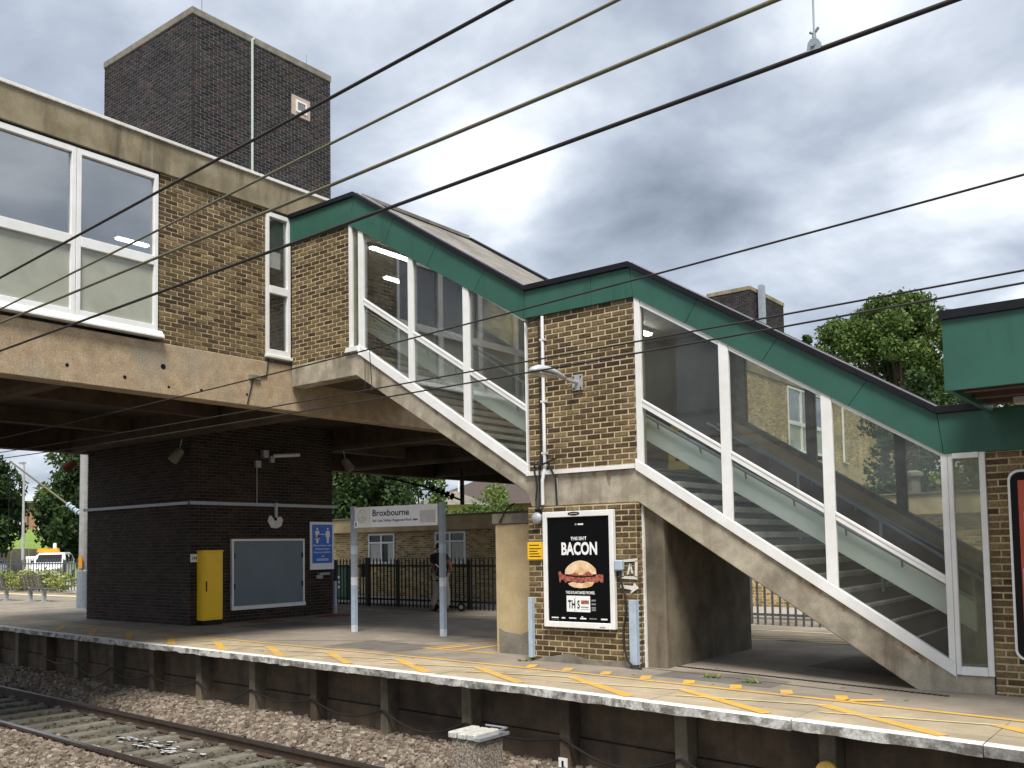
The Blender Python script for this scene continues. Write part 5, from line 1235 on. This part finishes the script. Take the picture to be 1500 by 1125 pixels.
bench(-19.2, 4.42, 'grey slatted metal bench on the far platform in front of the scrub')
bench(-21.3, 4.10, 'second slatted metal bench partly cut by the frame edge')
mast = thing('catenary_mast', 'grey overhead line mast with sloping insulated arm beside the dark pillar', 'mast')
mx_, my_ = -13.12, 2.95
m = MB(); m.tube([(mx_, my_, 0), (mx_, my_, 6.6)], [.165, .14], 14); m.build('mast_tube', MT['galv'], mast)
m = MB(); m.lathe((mx_ + .02, my_, 0), [(.24, 0), (.22, .05), (.22, 1.12), (.2, 1.16)], 16); m.build('base_sleeve', MT['postgrey'], mast)
m = MB(); m.box(mx_ + .0, mx_ + .2, my_ - .185, my_ - .165, 1.2, 1.55); m.build('tag_plate', MT['orange'], mast)
E_ = Vector((-15.6, 1.9, 4.45)); S_ = Vector((mx_ - .15, my_, 2.75)); 
m = MB(); m.tube([S_.lerp(E_, .2), E_], .03, 8); m.tube([S_.lerp(E_, .55), S_.lerp(E_, .42) + Vector((-.5, -.2, .1))], .018, 6); m.build('arm', MT['wire_green'], mast)
m = MB()
for k in range(6): p = S_.lerp(E_, .03 + .03 * k); q = S_.lerp(E_, .05 + .03 * k); m.tube([p, q], .085 if k % 2 else .06, 10)
m.build('insulator', MT['bluegrey'], mast)
m = MB(); m.tube([E_, E_ + Vector((-.05, .0, -2.2))], .008, 5); m.tube([(mx_, my_, 4.2), (mx_ - 1.0, my_ - .3, 4.3)], .015, 6); m.build('stay_wire', MT['wire'], mast)
lp = thing('lamp_column', 'thin grey lamp column standing in the far car park', 'lamp post')
m = MB(); m.tube([(-38.3, 12.5, 0), (-38.3, 12.5, 6.6)], [.09, .05], 8); m.build('column', MT['galv'], lp); m = MB(); m.box(-38.75, -38.25, 12.4, 12.6, 6.55, 6.65); m.build('lantern', MT['galv'], lp)
pm = thing('distant_pole', 'thin white pole rising behind the flat roofed building', 'pole'); m = MB(); m.tube([(-26.1, 34.3, 3), (-26.1, 34.3, 9.5)], .06, 8); m.build('column', MT['print_white'], pm)
cm = thing('rear_line_support', 'black steel line support hanging below the bridge beyond the station sign', 'support')
m = MB(); m.tube([(-6.35, 12.0, 4.2), (-6.35, 12.0, 3.02)], .07, 8); m.tube([(-6.35, 12.0, 3.15), (-7.3, 11.4, 3.6), (-8.6, 10.6, 4.0)], .03, 8); m.build('drop_tube', MT['black'], cm)
m = MB()
for k in range(5): p = Vector((-6.6, 11.85, 3.27)).lerp(Vector((-7.25, 11.42, 3.6)), k / 5); q = Vector((-6.6, 11.85, 3.27)).lerp(Vector((-7.25, 11.42, 3.6)), (k + .6) / 5); m.tube([p, q], .11, 10)
m.build('insulator', MT['black'], cm)

# ================================================================== OVERHEAD WIRES (nearly level lines along the two tracks)
def wire(y0, cf, r, mat, label):
    pts = []
    for x in np.linspace(-24, 24, 25):
        xc = max(min(x, 14), -5); z = np.polyval(cf, xc) + (x - xc) * np.polyval(np.polyder(np.poly1d(cf)), xc)
        pts.append((x, y0 - .05 * (x - 6), z))
    m = MB(); m.tube(pts, r, 8); return tag(m.build('overhead_wire', mat, smooth=True), label, 'wire')
wire(-6.9, [.01572, 4.256], .0105, MT['wire'], 'uppermost dark overhead wire of the nearer track')
wire(-6.9, [.02044, 3.925], .0085, MT['wire_green'], 'thin greenish overhead wire second from the top of the nearer track')
wire(-6.9, [-.00393, 3.891], .0105, MT['wire_green'], 'thick greenish overhead wire third from the top of the nearer track')
wire(-6.9, [-.00367, 3.615], .0105, MT['wire'], 'lowest thick dark contact wire of the nearer track with a dropper clamp')
wire(-3.6, [.00102, .00579, 3.812], .009, MT['wire'], 'dark catenary wire above the two contact wires by the platform')
wire(-3.55, [.00048, -.01145, 3.486], .008, MT['wire'], 'upper of the two contact wires above the platform side track')
wire(-3.7, [.00082, -.0126, 3.326], .008, MT['wire'], 'lower of the two contact wires above the platform side track')
dr = thing('dropper_clamp', 'grey dropper wire with clamp holding the thick contact wire', 'clamp')
dy_ = -6.9 - .05 * (12.29 - 6); zc = 3.615 - .00367 * 12.29
m = MB(); m.tube([(12.29, dy_, zc + .06), (12.297, dy_, zc + 1.1)], .0038, 6); m.build('dropper', MT['steel'], dr)
m = MB(); m.pY([(12.262, zc), (12.268, zc + .035), (12.28, zc + .048), (12.30, zc + .048), (12.312, zc + .035), (12.318, zc)], dy_ - .014, dy_ + .014); m.tube([(12.29, dy_ - .02, zc + .022), (12.29, dy_ + .02, zc + .022)], .009, 8); m.tube([(12.29, dy_, zc + .045), (12.29, dy_, zc + .075)], .008, 6); m.tube([(12.274, dy_, zc + .083), (12.29, dy_, zc + .072), (12.308, dy_, zc + .092)], .006, 6); m.build('clamp', MT['postgrey'], dr)
d2 = thing('catenary_dropper', 'thin dropper wire between catenary and contact wire before the stairs', 'dropper')
m = MB(); m.tube([(5.9, -3.595, 3.882), (5.9, -3.56, 3.435)], .005, 5); m.tube([(5.9, -3.56, 3.46), (5.9, -3.56, 3.42)], .014, 6); m.build('wire', MT['wire'], d2)

# ================================================================== PERSON WITH SCOOTER
def skin_mesh(name, nodes, edges, mat, parent, sub=2):
    """nodes: {key: (x, y, z, r)}"""
    keys = list(nodes); me = bpy.data.meshes.new(name); me.from_pydata([nodes[k][:3] for k in keys], [(keys.index(a), keys.index(b)) for a, b in edges], [])
    ob = bpy.data.objects.new(name, me); COL.objects.link(ob)
    sm = ob.modifiers.new('skin', 'SKIN'); sm.use_smooth_shade = True
    if not me.skin_vertices: raise RuntimeError('no skin layer')
    for i, k in enumerate(keys):
        sv = me.skin_vertices[0].data[i]; r = nodes[k][3]; sv.radius = r if isinstance(r, tuple) else (r, r); sv.use_root = (i == 0)
    ss = ob.modifiers.new('sub', 'SUBSURF'); ss.levels = sub; ss.render_levels = sub
    dg = bpy.context.evaluated_depsgraph_get(); nm = bpy.data.meshes.new_from_object(ob.evaluated_get(dg)); bpy.data.objects.remove(ob, do_unlink=True)
    nm.materials.clear(); nm.materials.append(mat); nm.polygons.foreach_set('use_smooth', [True] * len(nm.polygons)); nm.name = name
    return link(name, nm, parent)
per = thing('person', 'person in dark navy top and grey trousers walking with a scooter by the fence', 'person')
per.location = (-2.55, 6.75, 0); per.rotation_euler.z = math.radians(8)
# local frame: +x right in the picture, -y towards the camera; the figure faces away and to the left, leaning forward
Bn = {'pel': (.02, 0, .93, .13), 'sp1': (-.02, .02, 1.10, .135), 'sp2': (-.05, .05, 1.28, .15), 'sp3': (-.08, .08, 1.42, .12), 'neck': (-.10, .11, 1.50, .055), 'hd1': (-.13, .14, 1.58, .085), 'hd2': (-.14, .15, 1.68, .085),
      'lsh': (-.24, .02, 1.40, .065), 'lel': (-.32, .12, 1.14, .048), 'lwr': (-.36, .26, .95, .035), 'lha': (-.37, .31, .91, .036),
      'rsh': (.10, .10, 1.40, .065), 'rel': (.30, .02, 1.20, .048), 'rwr': (.20, .16, 1.04, .036), 'rha': (.15, .2, 1.01, .036),
      'lhip': (-.08, .0, .86, .09), 'lkn': (-.17, .06, .48, .062), 'lan': (-.24, -.02, .09, .042), 'lft': (-.33, .06, .045, .042),
      'rhip': (.12, .0, .86, .09), 'rkn': (.17, .06, .48, .062), 'ran': (.20, .0, .09, .042), 'rft': (.12, .10, .045, .042)}
for s, b, sx in (('l', (-.37, .31, .91), -1), ('r', (.15, .2, 1.01), -1)):
    for k in range(4):
        o_ = (k - 1.5) * .018; Bn[f'{s}f{k}a'] = (b[0] - .02, b[1] + .03, b[2] - .03 + o_ * .6, .0095); Bn[f'{s}f{k}b'] = (b[0] - .045 + .006 * k, b[1] + .045, b[2] - .055 + o_, .008)
    Bn[f'{s}t'] = (b[0] + .02, b[1] + .03, b[2] - .03, .010); Bn[f'{s}t2'] = (b[0] + .03, b[1] + .05, b[2] - .05, .008)
ed = [('pel', 'sp1'), ('sp1', 'sp2'), ('sp2', 'sp3'), ('sp3', 'neck'), ('neck', 'hd1'), ('hd1', 'hd2'), ('sp3', 'lsh'), ('lsh', 'lel'), ('lel', 'lwr'), ('lwr', 'lha'), ('sp3', 'rsh'), ('rsh', 'rel'), ('rel', 'rwr'), ('rwr', 'rha'), ('pel', 'lhip'), ('lhip', 'lkn'), ('lkn', 'lan'), ('lan', 'lft'), ('pel', 'rhip'), ('rhip', 'rkn'), ('rkn', 'ran'), ('ran', 'rft')]
for s in 'lr':
    for k in range(4): ed += [(s + 'ha', f'{s}f{k}a'), (f'{s}f{k}a', f'{s}f{k}b')]
    ed += [(s + 'ha', s + 't'), (s + 't', s + 't2')]
skin_mesh('body', Bn, ed, MT['skin'], per)
sub = lambda ks, g, extra={}: {k: (*Bn[k][:3], Bn[k][3] + g) for k in ks} | extra
mid = lambda a, b, t, r: tuple(Bn[a][i] + (Bn[b][i] - Bn[a][i]) * t for i in range(3)) + (r,)
skin_mesh('shirt', sub(['pel', 'sp1', 'sp2', 'sp3', 'lsh', 'rsh'], .022, {'le': mid('lsh', 'lel', .6, .075), 're': mid('rsh', 'rel', .6, .075), 'pl': (.02, 0, .86, .15), 'nk': mid('sp3', 'neck', .6, .085)}), [('pel', 'sp1'), ('sp1', 'sp2'), ('sp2', 'sp3'), ('sp3', 'lsh'), ('lsh', 'le'), ('sp3', 'rsh'), ('rsh', 're'), ('pel', 'pl'), ('sp3', 'nk')], MT['navy'], per)
skin_mesh('trousers', {'pel': (.02, 0, .90, .155), 'lhip': (*Bn['lhip'][:3], .115), 'lkn': (*Bn['lkn'][:3], .09), 'la': mid('lkn', 'lan', .88, .075), 'rhip': (*Bn['rhip'][:3], .115), 'rkn': (*Bn['rkn'][:3], .09), 'ra': mid('rkn', 'ran', .88, .075)}, [('pel', 'lhip'), ('lhip', 'lkn'), ('lkn', 'la'), ('pel', 'rhip'), ('rhip', 'rkn'), ('rkn', 'ra')], MT['greycloth'], per)
for s in 'lr':
    a, f = Bn[s + 'an'], Bn[s + 'ft']
    skin_mesh('boot', {'a': (a[0], a[1], .15, .058), 'b': (a[0], a[1], .06, .058), 'c': (f[0], f[1], .05, .05), 'd': (f[0] - .05, f[1] + .03, .045, .042)}, [('a', 'b'), ('b', 'c'), ('c', 'd')], MT['boot'], per)
h1, h2 = Vector(Bn['hd1'][:3]), Vector(Bn['hd2'][:3])
skin_mesh('hair', {'a': (-.10, .10, 1.60, .085), 'b': (-.125, .13, 1.68, .100), 'c': (-.14, .15, 1.735, .075)}, [('a', 'b'), ('b', 'c')], MT['hair'], per)
m = MB(); c = h1 + Vector((-.085, .06, .05))
for e_ in ((-.03, .045, .03), (-.06, .0, .03)): m.lathe(tuple(h1 + Vector((-.05, .05, .04)) + Vector(e_) * .6), [(.001, -.01), (.01, 0), (.001, .01)], 8)
m.build('eyes', MT['print_black'], per)
m = MB(); m.tube([h1 + Vector((-.06, .06, .03)), h1 + Vector((-.095, .085, -.005))], [.012, .017], 6); m.build('nose', MT['skin'], per)
for s_ in (Vector((.06, .06, .02)), Vector((-.06, -.07, .02))):
    m = MB(); m.lathe(tuple(h1 + s_), [(.005, -.03), (.018, -.01), (.018, .015), (.005, .03)], 8); m.build('ear', MT['skin'], per)
bag = thing('shoulder_bag', 'black shoulder bag with pale stripe hanging on the back of the person', 'bag')
bag.location = per.location; bag.rotation_euler = per.rotation_euler
m = MB(); m.prism([(-.02, -.24, .92), (.30, -.20, .86), (.34, -.18, 1.06), (.04, -.22, 1.22)], [(-.02, -.13, .93), (.28, -.1, .88), (.31, -.09, 1.06), (.04, -.12, 1.2)]); m.build('pouch', MT['black'], bag, bevel=.04)
m = MB(); m.tube([(.02, -.235, 1.21), (.16, -.245, 1.13), (.33, -.2, 1.06)], .016, 6); m.build('zip_stripe', MT['print_white'], bag)
m = MB(); m.tube([(.04, -.15, 1.2), (-.06, -.12, 1.4), (-.16, .03, 1.5), (-.2, .15, 1.35), (-.1, .2, 1.1), (.1, .12, .98), (.28, -.1, .95)], .014, 6); m.build('strap', MT['black'], bag)
sco = thing('kick_scooter', 'black kick scooter held upright beside the walking person', 'scooter')
sco.location = per.location; sco.rotation_euler = per.rotation_euler
m = MB(); m.box(-.22, .42, .12, .25, .10, .14); m.build('footboard', MT['black'], sco, bevel=.01)
for x in (-.32, .52):
    m = MB(); m.tube([(x, .16, .115), (x, .21, .115)], .115, 20); w2 = m.build('wheel', MT['tyre'], sco)
    m = MB(); m.tube([(x, .152, .115), (x, .218, .115)], .05, 12); m.build('hub', MT['galv'], w2)
m = MB(); m.tube([(-.32, .185, .115), (-.30, .185, .22), (-.37, .26, .9)], .022, 8); m.tube([(-.22, .185, .12), (-.30, .185, .22)], .025, 8); m.tube([(.42, .185, .12), (.52, .185, .115)], .022, 8); m.build('stem', MT['black'], sco)
m = MB(); m.tube([(-.37, .05, .9), (-.37, .48, .9)], .016, 8); m.build('handlebar', MT['black'], sco)
m = MB(); m.tube([(-.37, .22, .88), (-.5, .1, .72), (-.56, .06, .5), (-.5, .08, .34), (-.36, .16, .32)], .008, 6); m.build('brake_cable', MT['black_cable'], sco)
